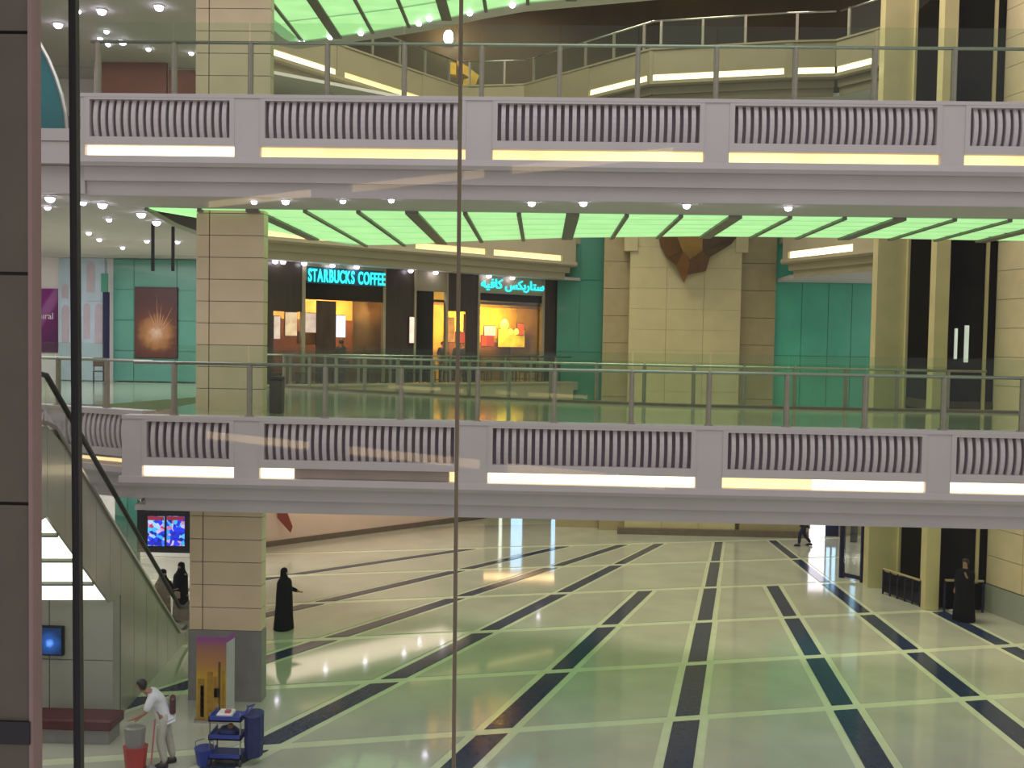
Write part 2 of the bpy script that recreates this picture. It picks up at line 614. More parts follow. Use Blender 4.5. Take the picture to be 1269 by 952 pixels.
def slat_mesh():
    b = B()
    n = 6
    rr = []
    for i in range(n + 1):
        t = i / n
        z = -.885 + t * .765
        y = .075 - .085 * math.sin(math.pi * t) ** .8
        rr.append([b.bm.verts.new(p) for p in ((-.042, y, z), (.042, y, z), (.042, y + .06, z), (-.042, y + .06, z))])
    b._rings(rr)
    return b


def fascia(name, label, p0, p1, z, bays, strips=None, slots=True, ztop=0.0, group=None, cat='balcony', strip_mat=None, M_white=M_white, ends=True, sh=.105):
    d = Vector((p1[0] - p0[0], p1[1] - p0[1]))
    L, a = d.length, math.atan2(d.y, d.x)
    t = thing(name, label, cat, (p0[0], p0[1], z), a, group, local=True)
    strip_mat = strip_mat or M_strip
    B().box(0, L, -.02, .36, ztop - .075, ztop).build('coping', M_white, t)
    cuts, prev = [], 0.0
    for (s0, s1) in bays:
        cuts.append((prev, s0))
        prev = s1
    cuts.append((prev, L))
    for (s0, s1) in cuts:
        if s1 - s0 > .02:
            B().box(s0, s1, 0, .34, -1.27, ztop - .075).build('pier', M_white, t)
    proto = None
    for i, (s0, s1) in enumerate(bays):
        if slots:
            fr = B()
            fr.box(s0, s1, -.015, .16, -.125, -.075)
            fr.box(s0, s1, -.015, .34, -1.045, -.88)
            fr.box(s0, s0 + .10, -.015, .16, -.88, -.125)
            fr.box(s1 - .10, s1, -.015, .16, -.88, -.125)
            pn = fr.build('balustrade_panel', M_white, t)
            B().box(s0 + .06, s1 - .06, .17, .2, -.88, -.125).build('recess', M_recess, pn)
            n = max(2, round((s1 - s0 - .12) / .1595))
            pit = (s1 - s0 - .12) / n
            for k in range(1, n):
                if 'm' not in _slat_mesh:
                    so = slat_mesh().build('slat', M_slat, pn)
                    _slat_mesh['m'] = so.data
                else:
                    so = bpy.data.objects.new('slat', _slat_mesh['m'])
                    COL.objects.link(so)
                    so.parent = pn
                so.location = (s0 + .06 + k * pit, 0, 0)
        else:
            B().box(s0, s1, .02, .34, -1.157 + sh + .008, ztop - .075).build('panel', M_white, t)
        B().box(s0, s1, .14, .34, -1.27, -1.157 + sh + .007).build('cove', M_white, t)
        segs = (strips or {}).get(i, [(0.0, 1.0, strip_mat)])
        for (u0, u1, sm) in segs:
            B().box(s0 + (s1 - s0) * u0 + .01, s0 + (s1 - s0) * u1 - .01, .10, .145, -1.157 - sh, -1.157 + sh).build('light_strip', sm, t)
    e = 1 if ends else 0
    B().prof([(-.05, -1.27), (-.06, -1.40), (-.01, -1.475), (.34, -1.475), (.34, -1.27)], -.05 * e, L + .05 * e).build('cornice', M_white, t)
    B().prof([(.13, -1.475), (.17, -1.75), (.34, -1.75), (.34, -1.475)], .20 * e, L - .20 * e).build('cornice_step', M_white, t)
    B().prof([(.26, -1.75), (.30, -2.035), (.345, -2.035), (.345, -1.75)], .38 * e, L - .38 * e).build('cornice_step', M_white, t)
    return t


N0 = -9.55
nb3 = [(a - N0, b - N0) for a, b in ((-9.46, -6.36), (-5.83, -1.62), (-1.08, 3.20), (3.70, 7.92), (8.38, 12.6))]
fascia('balcony', 'upper white balcony edge with slatted panels over warm light strips, spanning the court', (N0, 20), (14, 20), L3, nb3,
       {0: [(0, 1, M_stripw)]}, ends=False)
N2 = -8.68
nb2 = [(a - N2, b - N2) for a, b in ((-8.26, -6.33), (-5.80, -1.66), (-1.07, 3.19), (3.73, 7.84), (8.33, 12.5))]
fascia('balcony', 'lower white balcony edge with slatted panels over bright light strips, above the ground floor', (N2, 20), (14, 20), L2, nb2,
       {0: [(0, 1, M_stripw)], 1: [(0, .17, M_stripw), (.17, .95, M_stripoff), (.95, 1, M_strip)], 2: [(0, 1, M_stripw)], 3: [(0, .45, M_strip), (.45, 1, M_stripw)], 4: [(0, 1, M_stripw)]})
# left extension of the upper edge: plain mouldings below the teal arch
t = thing('balcony', 'plain white moulded balcony end at far left below the teal arch', 'balcony', (-20, 20, 0))
B().box(-20, N0 - .01, 20.02, 20.34, 12.25, 12.50).build('coping', M_white, t)
B().box(-20, N0 - .01, 20.05, 20.34, 11.98, 12.24).build('panel', M_white, t)
B().box(-20, N0 - .01, 19.98, 20.34, 11.78, 11.97).build('moulding', M_white, t)
B().box(-20, N0 - .01, 20.20, 20.5, 11.20, 11.77).build('cornice', M_white, t)
# return of the lower edge behind the escalator
fascia('balcony', 'short white balcony return behind the escalator handrail with a thin light strip', (-14.6, 23.9), (-8.72, 21.2), L2,
       [(.4, 3.4), (3.9, 6.2)], sh=.035)

# far ring edges across the inner court
fbay = [(.3, 2.0)]
sA = [LN(x, 312, FAR_A, FAR_B) for x in (475, 505, 515, 603, 612, 697)]
ss = [(Vector((p.x, p.y)) - Vector(FAR_A)).dot(fd) for p in sA]
fb3 = [(.4, 3.6), (ss[0] - 2.6, ss[1]), (ss[2], ss[3]), (ss[4], ss[5])]
fb3 = [b for i, b in enumerate(fb3) if i == 0 or b[0] > fb3[i - 1][1]]
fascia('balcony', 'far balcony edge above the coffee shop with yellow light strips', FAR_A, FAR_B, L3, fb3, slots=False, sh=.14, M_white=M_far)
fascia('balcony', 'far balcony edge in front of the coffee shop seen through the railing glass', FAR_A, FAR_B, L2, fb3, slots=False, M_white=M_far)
# top storey far ring, a wavy edge
W4 = [(-11.5, 33.5), (-8.1, 38.4), (-3.9, 44.4), (-1.0, 44.0), (4.0, 38.7), (9.0, 37.6), (10.8, 37.4), (12.2, 35.6)]
for i, (a, b) in enumerate(zip(W4, W4[1:])):
    d = Vector((b[0] - a[0], b[1] - a[1]))
    L = d.length
    bays = {0: [(.3, L - .1)], 1: [(.3, L * .66)], 2: [(.4, L - .4)], 3: [(L * .55, L - .12)], 4: [(.12, L - .05)], 5: [(.25, L)], 6: [(0, L - .7)]}[i]
    lab = ['leftmost', 'second', 'third, deepest', 'fourth', 'fifth', 'sixth', 'rightmost, rising'][i]
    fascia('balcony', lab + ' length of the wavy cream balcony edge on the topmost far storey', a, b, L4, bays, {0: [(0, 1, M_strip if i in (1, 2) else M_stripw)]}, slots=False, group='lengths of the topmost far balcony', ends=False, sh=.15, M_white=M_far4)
def inset(pl, d):
    out = []
    for i in range(len(pl)):
        ns = []
        for j in (i - 1, i):
            if 0 <= j < len(pl) - 1:
                v = Vector((pl[j + 1][0] - pl[j][0], pl[j + 1][1] - pl[j][1])).normalized()
                ns.append(Vector((-v.y, v.x)))
        n = sum(ns, Vector((0, 0))).normalized()
        k = d / max(.4, n.dot(ns[0]))
        out.append((pl[i][0] + n.x * k, pl[i][1] + n.y * k))
    return out


top4 = inset(W4, .37) + [(16, 35.6), (16, 48.4), (-20.9, 48.4), (-20.9, 33.5)]
plate('floor', top4, L4 - .4, L4 - .02, M_upfloor)
plate('ceiling', top4, L4 - 2.0, L4 - 1.9, M_ceil)
plate('ceiling', top4, L4 + 5.6, L4 + 5.8, M_brownwall)
struct(B().box(-20.9, 16, 47.6, 47.9, L4, L4 + 5.6).build('wall_back', M_brownwall))

# right limb of the far ring on the third storey (stepped end)
RA0, RA1 = (9.9, 41.0), (12.1, 36.2)
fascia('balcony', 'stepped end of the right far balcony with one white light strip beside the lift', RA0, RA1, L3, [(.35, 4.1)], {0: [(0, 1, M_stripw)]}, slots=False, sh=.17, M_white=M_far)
plate('floor', [(10.24, 41.15), (12.19, 36.85), (16.5, 36.9), (16.5, 43.7), (10.35, 43.7)], L3 - .4, L3 - .02, M_upfloor)
plate('ceiling', [(10.24, 41.15), (12.19, 36.85), (16.5, 36.9), (16.5, 43.7), (10.35, 43.7)], L3 - 2.034, L3 - 1.9, M_ceil)


# ================================================================== GREEN LUMINOUS CEILINGS
def far_edge(x, pl):
    for a, b in zip(pl, pl[1:]):
        if a[0] <= x <= b[0]:
            return a[1] + (b[1] - a[1]) * (x - a[0]) / (b[0] - a[0])
    return pl[-1][1]


GE = [(-9.3, 22.15), (-9.0, 22.5), (-7.4, 26.1), (-5.9, 29.85), (-4.6, 29.7), (-2.43, 28.4), (.58, 27.0), (4.2, 26.2), (8.5, 26.1), (16.5, 26.5)]


def luminous(z, label, fine=True, GE=GE):
    t = thing('luminous_ceiling', label, 'ceiling light', (0, 22, z))
    k0, k1 = -8, 10
    for k in range(k0, k1):
        xa, xb = .64 + 1.207 * k, .64 + 1.207 * (k + 1)
        wa = .15 if k % 3 == 0 else .05
        wb_ = .15 if (k + 1) % 3 == 0 else .05
        x0, x1 = xa + wa, xb - wb_
        y0 = 22.08
        ya, yb = far_edge(x0, GE), far_edge(x1, GE)
        if max(ya, yb) - y0 < .3: continue
        n = 5 if fine else 1
        for r in range(n):
            ta, tb = r / n, (r + 1) / n
            g = .13 if fine else 0
            q = [(x0, y0 + (ya - y0) * ta), (x1, y0 + (yb - y0) * ta), (x1, y0 + (yb - y0) * tb - g), (x0, y0 + (ya - y0) * tb - g)]
            B().prism(q, z - .016, z - .012).build('light_panel', M_green, t)
    for k in range(k0, k1 + 1):
        xa = .64 + 1.207 * k
        wa = .15 if k % 3 == 0 else .05
        ye = far_edge(xa, GE)
        if ye - 22.08 < .2: continue
        B().box(xa - wa, xa + wa, 22.06, ye, z - .07, z - .001).build('rib', M_rib, t)
    bk = B()
    x = -9.0
    # pale glow diffuser behind the panel joints
    pts = [(-9.1, 22.07), (13.5, 22.07)] + [p for p in GE[::-1] if p[0] < 13.5 and p[0] > -9.2]
    bk.prism(pts, z - .010, z - .002)
    bk.build('diffuser', M_greend, t)
    return t


luminous(L3 - DROP, 'green backlit panel ceiling with dark ribs under the upper balcony')
luminous(L4 - DROP, 'green backlit panel ceiling at the very top above the upper railing', GE=GE4)
luminous(L2 - DROP, 'green backlit panel ceiling under the lower balcony, mirrored in the ground floor', fine=False)


# ================================================================== RAILINGS
def railing(name, label, pts, z, post_at=None, pitch=1.585, first=.0, h=1.09, gh=1.47, pr=.05, hr=.035, gt=.0):
    """glass railing along a plan polyline; glass stands on the outer side of the posts"""
    t = thing(name, label, 'railing', (pts[0][0], pts[0][1], z))
    B().tube([(p[0], p[1], z + h) for p in pts], hr, 8).build('handrail', M_metal, t, smooth=True)
    hb = B()
    segs = []
    acc = 0
    for a, b in zip(pts, pts[1:]):
        l = math.hypot(b[0] - a[0], b[1] - a[1])
        segs.append((acc, l, a, b))
        acc += l

    def at(s):
        for (s0, l, a, b) in segs:
            if s <= s0 + l + 1e-6:
                u = (s - s0) / l
                dx, dy = (b[0] - a[0]) / l, (b[1] - a[1]) / l
                return a[0] + (b[0] - a[0]) * u, a[1] + (b[1] - a[1]) * u, dx, dy
        return b[0], b[1], dx, dy
    s, marks = first, []
    while s <= acc + 1e-3:
        marks.append(s)
        s += pitch
    pm = None
    for s in marks:
        x, y, dx, dy = at(s)
        if pm is None:
            bb = B()
            bb.box(-pr, pr, -.035, .035, 0, h - .03)
            bb.box(-pr * .6, pr * .6, -.03, .03, h - .03, h + .03)
            bb.box(-pr - .03, pr + .03, -.06, .06, 0, .025)
            o = bb.build('post', M_post, t)
            for v in o.data.vertices: v.co += ORG[t.name]
            pm = o.data
        else:
            o = bpy.data.objects.new('post', pm)
            COL.objects.link(o)
            o.parent = t
        o.location = Vector((x, y, z)) - ORG[t.name]
        o.rotation_euler = (0, 0, math.atan2(dy, dx))
    for s0, s1 in zip(marks, marks[1:]):
        x0, y0, dx, dy = at(s0 + .02)
        x1, y1, ex, ey = at(s1 - .02)
        ox, oy = dy * .07, -dx * .07
        q = [(x0 + ox, y0 + oy), (x1 + ox, y1 + oy), (x1 + ox * 1.14, y1 + oy * 1.14), (x0 + ox * 1.14, y0 + oy * 1.14)]
        B().prism(q, z + .04, z + gh).build('glass_panel', M_rail, t)
    return t


x0 = .26 - 1.585 * 5
railing('glass_railing', 'long glass and steel railing on the lower balcony edge, nearest the court', [(-8.5, 20.16), (13.9, 20.16)], L2, first=x0 + 8.5 + .02)
railing('glass_railing', 'long glass and steel railing on the upper balcony edge at the top of the picture', [(-9.4, 20.16), (13.9, 20.16)], L3, first=x0 + 9.4 - 1.585)
railing('glass_railing', 'curved glass railing along the inner court edge, second row behind the lower balcony', [(p[0], p[1] - .15) for p in VOID2[:-1]] + [(12, 26.75)], L2, pitch=1.36, first=.05, gh=1.2)
cb = B()
iv = [(p[0], p[1] - .02) for p in VOID2[:-1]] + [(16.4, 26.88)]
cb.prism([(p[0], p[1] - .3) for p in iv] + [(p[0], p[1] + .06) for p in iv[::-1]], L2 - .3, L2 + .05)
struct(cb.build('trim_1', M_brownedge))
railing('glass_railing', 'far glass railing in front of the coffee shop terrace', [(FAR_A[0] + fn.x * .18, FAR_A[1] + fn.y * .18), (FAR_B[0] + fn.x * .18, FAR_B[1] + fn.y * .18)], L2, pitch=1.4, gh=1.25)
railing('glass_railing', 'glass railing on the return behind the escalator, left of the lower balcony', [(-14.5, 24.05), (-8.6, 21.35)], L2, pitch=1.6, first=.3)
for i, (a, b) in enumerate(zip(W4[1:], W4[2:])):
    d = Vector((b[0] - a[0], b[1] - a[1])).normalized()
    n = Vector((-d.y, d.x)) * .2
    lab = ['left', 'middle, farthest', 'rising', 'right', 'far right', 'rightmost'][i]
    railing('glass_railing', lab + ' dim railing length on the topmost far storey', [(a[0] + n.x, a[1] + n.y), (b[0] + n.x, b[1] + n.y)], L4, pitch=1.6, first=.4, gh=1.1)


# ================================================================== COLUMNS AND STONE WALLS
def stone_column(name, label, x0, x1, y0, y1, z0, z1, step, base=0.0, groove=(.3, .12)):
    t = thing(name, label, 'column', ((x0 + x1) / 2, (y0 + y1) / 2, z0))
    B().box(x0 + .03, x1 - .03, y0 + .03, y1 - .03, z0, z1).build('core', M_brownedge, t)
    z = z0
    if base:
        B().box(x0 - .02, x1 + .02, y0 - .02, y1 + .02, z0, z0 + base).build('stone_base', M_grey, t)
        z = z0 + base + .01
    ga, gb = groove
    while z < z1 - .05:
        zt = min(z + step, z1)
        for (a, b) in ((x0, x0 + ga - .012), (x0 + ga + .012, x1)):
            B().box(a, b, y0, y1, z, zt - .016).build('stone_panel', M_colstone, t)
        z = zt
    return t


stone_column('stone_column', 'cream stone column rising from the ground floor at left, behind the banner', -7.88, -6.24, 21.75, 22.1, 0, L2 - DROP, .52, base=1.62)
stone_column('stone_column', 'cream stone column on the middle storey left of the coffee shop', -7.92, -6.37, 22.2, 22.55, L2 - .02, L3 - DROP, .50)
stone_column('stone_column', 'cream stone column on the upper storey at top left behind the railing', -7.95, -6.25, 22.2, 22.5, L3 - .02, L4 - DROP, .50)

# central cream wall with shoulders, across the inner court
XC0, XC1 = P(779, 420, 43).x, P(917, 420, 43).x
cw = thing('stone_wall', 'broad cream stone wall with shouldered top behind the faceted sculpture', 'wall', ((XC0 + XC1) / 2, 43, 0))
B().box(XC0 + .05, XC1 - .05, 43.06, 43.6, 0, 17.7).build('core', M_taupe, cw)
z = 0.0
while z < 16.9:
    for c in range(3):
        a = XC0 + (XC1 - XC0) * c / 3
        b = XC0 + (XC1 - XC0) * (c + 1) / 3
        B().box(a + .006, b - .006, 43.0, 43.3, z, z + .892).build('stone_panel', M_cream, cw)
    z += .9
zsh = P(779, 311, 43).z
for (a, b) in ((P(774, 300, 43).x, XC0 + .3), (XC1 - .3, P(927, 300, 43).x)):
    B().box(a, b, 42.9, 43.5, zsh, zsh + 4.5).build('shoulder', M_cream, cw)
for nm, xa, xb, m in (('left', 747, 779, M_taupe), ('right', 917, 961, M_taupe)):
    a, b = P(xa, 420, 43.4).x, P(xb, 420, 43.4).x
    t = thing('stone_pilaster', 'dull brown stone pilaster flanking the cream wall on its %s side' % nm, 'pilaster', ((a + b) / 2, 43.6, 0))
    B().box(a, b, 43.72, 43.9, 0, 17.7).build('core', M_brownedge, t)
    z = 0
    while z < 16.6:
        B().box(a, b, 43.6, 43.85, z, z + 1.18).build('stone_panel', m, t)
        z += 1.2
# teal glass cladding
def teal_wall(label, xs, Y, z0, z1, m, rows=3):
    t = thing('teal_glass_wall', label, 'wall', ((xs[0] + xs[-1]) / 2, Y, z0))
    B().box(xs[0], xs[-1], Y + .05, Y + .2, z0, z1).build('backing', M_teald, t)
    for a, b in zip(xs, xs[1:]):
        for r in range(rows):
            B().box(a + .012, b - .012, Y, Y + .06, z0 + (z1 - z0) * r / rows + .012, z0 + (z1 - z0) * (r + 1) / rows - .012).build('glass_panel', m, t)
    return t


teal_wall('narrow dark teal glass strip right of the coffee shop', [P(x, 400, 44.3).x for x in (690, 718, 748)], 44.5, 4.7, 17.7, M_teald, 4)
teal_wall('wide teal glass wall left of the lift shaft', [P(x, 400, 43.9).x for x in (958, 993, 1026, 1055, 1084)], 43.9, 4.7, 17.7, M_teal, 4)

# lift shaft on the right
t = thing('lift_shaft', 'dark glazed lift shaft with cream posts beside the right wall', 'lift', (13.3, 32.5, 0))
for nm, (a, b, c, d) in (('a', (11.45, 12.42, 34.0, 34.5)), ('b', (12.35, 12.78, 31.25, 31.7)), ('c', (13.92, 14.02, 31.3, 31.5)), ('d', (12.42, 12.5, 33.85, 34.2))):
    B().box(a, b, c, d, 0, 24).build('post', M_cream, t)
B().box(12.5, 14.2, 33.8, 33.95, 0, 24).build('back_panel', M_black2, t)
for zz in (0.05, L2, L3):
    zt = zz + (6.5 if zz > 1 else 6.4)
    B().box(12.5, 12.54, 31.7, 33.85, zz, zt).build('glass_panel', M_darkglass, t)
    B().box(12.78, 13.92, 31.36, 31.4, zz, zt).build('glass_panel', M_darkglass, t)
    B().box(14.02, 14.3, 31.36, 31.4, zz, zt).build('glass_panel', M_darkglass, t)
    B().box(13.2, 13.24, 31.6, 31.66, zz, zt).build('guide_rail', M_rib, t)
    B().box(12.7, 12.74, 32.7, 32.76, zz, zt).build('guide_rail', M_rib, t)
for zz in (L2, L3):
    B().box(12.78, 14.3, 31.34, 31.42, zz - .25, zz + .04).build('spandrel', M_darkbrown, t)
    B().box(12.48, 12.56, 31.7, 33.85, zz - .25, zz + .04).build('spandrel', M_darkbrown, t)
zb = P(1190, 350, 31.6).z
B().box(12.78, 13.95, 31.5, 31.62, zb - .14, zb + .14).build('cross_beam', M_taupe, t)
za, zd = P(1180, 445, 31.3).z, P(1180, 407, 31.3).z
B().box(13.02, 13.10, 31.28, 31.34, za, zd).build('lit_sign', mat('dim_white_lit_strip', (.7, .75, .7), .5, emit=(.6, .66, .6), estr=.6), t)
B().box(13.33, 13.45, 31.28, 31.34, za - .1, zd + .1).build('lit_sign', MATS['dim_white_lit_strip'], t)

# tall cream wall to the right of the lift
wr = struct(B().prism([(14.35, 31.5), (16.8, 22.0), (17.1, 22.0), (17.1, 32.2), (14.35, 32.2)], 0, 24).build('wall_right', M_taupe))
a0, a1 = Vector((14.30, 31.46)), Vector((16.78, 21.9))
dv = (a1 - a0)
nn = Vector((-dv.y, dv.x)).normalized() * -.03
z = .9
for r in range(26):
    for c in range(6):
        p, q = a0 + dv * (c / 6 + .0012), a0 + dv * ((c + 1) / 6 - .0012)
        B().prism([p, q, q + nn, p + nn][::1], z, z + .885).build('stone_panel', M_colstone, wr)
    z += .9
bs = B()
bs.prism([a0, a1, a1 + nn * 2, a0 + nn * 2], 0, .86)
struct(bs.build('baseboard_right', M_wallgrey))

# ================================================================== LEFT WING, MIDDLE STOREY
YW = 36.0
struct(B().box(-21, -10.4, YW + .25, YW + .5, 0, 20).build('wall_back', M_wall))
tx = [P(x, 400, YW).x for x in (140, 166, 219, 246)]
teal_wall('pale teal glass wall behind the fireworks poster on the middle storey', tx, YW, L2, L3 - DROP - .02, M_teall, 4)
# fireworks / ribbon poster
m_burst = ramp_mat('ribbon_burst_print', [(0, (.80, .62, .50)), (.22, (.55, .28, .14)), (.42, (.36, .16, .05)), (.62, (.12, .035, .02)), (1, (.07, .02, .018))],
                   lo=.18, hi=1.45, radial=(.02, 0, .92), noise=.45, nscale=4)
pa, pb = P(167, 356, YW - .1), P(219, 444, YW - .1)
t = thing('hanging_poster', 'dark red poster of a glowing gold ribbon gift on the teal wall', 'poster', ((pa.x + pb.x) / 2, YW - .1, pb.z))
B().box(pa.x, pb.x, YW - .1, YW - .06, pb.z, pa.z).build('print', m_burst, t)
B().box(pa.x - .02, pb.x + .02, YW - .06, YW - .02, pb.z - .02, pa.z + .02).build('frame', M_black, t)
rb = B()
cx, cz = (pa.x + pb.x) / 2, pb.z + .95
for k in range(7):
    an = math.radians(28 + k * 17)
    ln = 1.1 + .35 * math.sin(k * 2.1)
    p0, p1 = (cx + .1 + .15 * math.cos(an), cz + .15 * math.sin(an)), (cx + .1 + min(.55, ln * .55 * math.cos(an)), cz + ln * math.sin(an))
    px_, pz_ = -math.sin(an) * .02, math.cos(an) * .02
    rb.face_xz([(p0[0] - px_, p0[1] - pz_), (p1[0], p1[1]), (p0[0] + px_, p0[1] + pz_)], YW - .108, YW - .1)
rb.build('ribbon_print', mat('gold_ribbon_print', (.50, .27, .16), .5, var=.3, scale=8), t)
# purple poster
m_purple = ramp_mat('purple_wave_print', [(0, (.10, .012, .09)), (.34, (.17, .018, .14)), (.44, (.33, .10, .30)), (.60, (.34, .12, .33)), (.68, (.22, .022, .20)), (1, (.25, .03, .22))], axis='Z', lo=0, hi=2.6, wave=-1.5)
pa, pb = P(30, 357, YW), P(68, 437, YW)
t = thing('wall_poster', 'purple poster with a pale wave and white lettering beside the left pillar', 'poster', ((pa.x + pb.x) / 2, YW, pb.z))
B().box(pa.x, pb.x, YW + .18, YW + .24, pb.z, pa.z).build('print', m_purple, t)


def text_obj(s, size, m, parent, loc, rot, name='letter', ext=.004, local=True, align='LEFT', bold=0.0):
    cu = bpy.data.curves.new('text', 'FONT')
    cu.body = s
    cu.size = size
    cu.extrude = ext
    cu.offset = bold
    cu.align_x = align
    tmp = bpy.data.objects.new('text', cu)
    COL.objects.link(tmp)
    dg = bpy.context.evaluated_depsgraph_get()
    me = bpy.data.meshes.new_from_object(tmp.evaluated_get(dg))
    wdt = max((v.co.x for v in me.vertices), default=0)
    bpy.data.objects.remove(tmp)
    me.materials.clear()
    me.materials.append(m)
    o = bpy.data.objects.new(name, me)
    COL.objects.link(o)
    o.parent = parent
    o.location = loc
    o.rotation_euler = rot
    return o, wdt


pl = P(44, 395, YW)
text_obj('nıral', .34, M_paper, t, (pl.x - (pa.x + pb.x) / 2, .175, pl.z - pb.z), (math.pi / 2, 0, 0), 'lettering')

# pale blue arched display
pa, pb = P(72, 318, YW), P(129, 446, YW)
t = thing('arched_display', 'pale blue display wall with pink arched niches behind the black mullion', 'display', ((pa.x + pb.x) / 2, YW, pb.z))
B().box(pa.x, pb.x, YW + .05, YW + .24, L2, pa.z - .04).build('panel', M_paleblue, t)


def arch(x0_, x1_, z0_, z1_, y, thick=.02, n=10):
    c, r = (x0_ + x1_) / 2, (x1_ - x0_) / 2
    pts = [(x0_, z0_), (x1_, z0_)] + [(c + r * math.cos(math.pi * k / n), z1_ - r * 1.5 + r * 1.5 * math.sin(math.pi * k / n)) for k in range(n + 1)]
    return B().face_xz(pts, y, y + thick)


for (xa, ya_, xb, yb_) in ((107, 324, 117, 362), (76, 352, 84, 372), (103, 376, 111, 420), (117, 376, 127, 425), (76, 378, 85, 425)):
    q, r = P(xa, yb_, YW), P(xb, ya_, YW)
    arch(q.x, r.x, q.z, r.z, YW + .03).build('niche', M_palepink, t)
B().box(pa.x, pb.x, YW, YW + .05, P(90, 371, YW).z - .05, P(90, 371, YW).z + .03).build('ledge', M_paleblue, t)
# dark roll-up post next to it
pa, pb = P(128, 362, YW - .4), P(135, 446, YW - .4)
t = thing('slim_sign_post', 'slim dark post with a small teal panel left of the teal wall', 'sign', (pa.x, YW - .4, L2))
B().box(pa.x, pb.x, YW - .45, YW - .35, L2, pa.z).build('post', M_navy, t)
B().box(pa.x - .05, pb.x - .02, YW - .47, YW - .42, pa.z, pa.z + .68).build('panel', M_teald, t)
# hanging black rods
for i, (xa, y1_, y2_) in enumerate(((189.5, 277, 336), (214.5, 281, 336))):
    g = G(xa, y1_, L3 - DROP)
    zb = P(xa, y2_, g.y).z
    o = B().box(g.x - .035, g.x + .035, g.y - .03, g.y + .03, zb, L3 - DROP).build('hanging_rod', M_black)
    props(o, '%s of two black rods hanging from the ceiling before the teal wall' % ['left', 'right'][i], 'rod', 'black ceiling rods')
# window to the teal arch at the upper left
m_arch = mat('teal_arch_glass', (.03, .19, .21), .2, var=.12, scale=.8, coat=.4)
ar = thing('teal_arch_panel', 'tall teal glass arch panel with pale curved rim at upper left', 'glass panel', (-10.3, 21, 12.5))
pts = [P(px, py, 21) for px, py in ((38, 162), (84, 162), (82, 140), (77, 118), (70, 96), (61, 74), (50, 54), (40, 40), (30, 30), (20, 24), (10, 22), (0, 24), (0, 162))]
B().face_xz([(p.x, p.z) for p in pts], 21.0, 21.05).build('glass_panel', m_arch, ar)
rim = [Vector((p.x, 20.98, p.z)) for p in pts[1:12]]
B().tube(rim, .045, 6).build('rim', M_metal, ar)
# upper left: rust header, walls
pa, pb = P(126, 77, 34), P(246, 112, 34)
t = thing('header_panel', 'rust brown shop header panel at top left behind the railing', 'panel', ((pa.x + pb.x) / 2, 34, pb.z - 1))
B().box(pa.x, P(206, 80, 34).x, 34, 34.15, pb.z - 1.5, pa.z).build('panel', M_rust, t)
B().box(P(209, 80, 34).x, pb.x, 34, 34.15, pb.z - 1.5, pa.z - .25).build('panel', M_rust, t)
B().box(pa.x - .25, pa.x - .03, 33.95, 34.2, L3, pa.z).build('jamb', M_white, t)

# ================================================================== COFFEE SHOP FRONT
SET = .55
FO = Vector(FAR_A) + fn * (1.05)
FOE = Vector(FAR_B) + fn * (1.05)
zc = L3 - DROP


def FS(px, py=360, off=0.0):
    p = LN(px, py, FO + fn * off, FOE + fn * off)
    return (Vector((p.x, p.y)) - FO).dot(fd), p.z


sf = thing('coffee_shop_front', 'dark brown coffee shop front with lit windows across the inner court', 'shop', (FO.x, FO.y, L2), FRA, local=True)
H = zc - L2


def bx(nm, px0, px1, z0, z1, m, y0=0.0, y1=.12, par=None):
    return B().box(FS(px0)[0], FS(px1)[0], y0, y1, z0, z1).build(nm, m, par or sf)


zz = lambda px, py: FS(px, py)[1] - L2
bx('wall_panel', 322, 374, zz(350, 386), H, M_darkbrown)
bx('wall_panel', 322, 339, 0, zz(350, 386), M_darkbrown)
bx('wall_panel', 478, 513, 0, H, M_darkbrown)
bx('wall_panel', 555, 579, zz(565, 386), H, M_darkbrown)
bx('wall_panel', 579, 592, 0, H, M_darkbrown)
bx('wall_panel', 674, 702, 0, H, M_darkbrown)
bx('wall_panel', 703, 712, 0, H, M_teald)
for a, b in ((374, 378), (474.5, 477.5), (513, 515.5), (552.5, 555), (592, 594.5), (671.5, 674.5)):
    bx('pilaster', a, b, 0, H, M_signboard, -.06, .14)
bx('sign_board', 378, 474.5, zz(427, 350), H, M_signboard, -.02)
bx('sign_board', 515.5, 552.5, zz(533, 361), H, M_signboard, -.02)
bx('sign_board', 594.5, 671.5, zz(633, 365), H, M_signboard, -.02)
bx('transom', 378, 474.5, zz(427, 373), zz(427, 350), M_black2)
bx('transom', 594.5, 671.5, zz(633, 374), zz(633, 365), M_black2)
bx('door_leaf', 515.5, 538, 0, zz(530, 361), M_black2, .02, .08)
bx('door_leaf', 393, 417, 0, zz(405, 373), M_woodc, .02, .08)
for a, b in ((339, 374), (378, 393), (417, 474.5), (538, 552.5), (555, 579), (594.5, 671.5)):
    bx('window_pane', a, b, .1, zz((a + b) / 2, 387 if a < 375 or a == 555 else 374), M_glass, .04, .06)
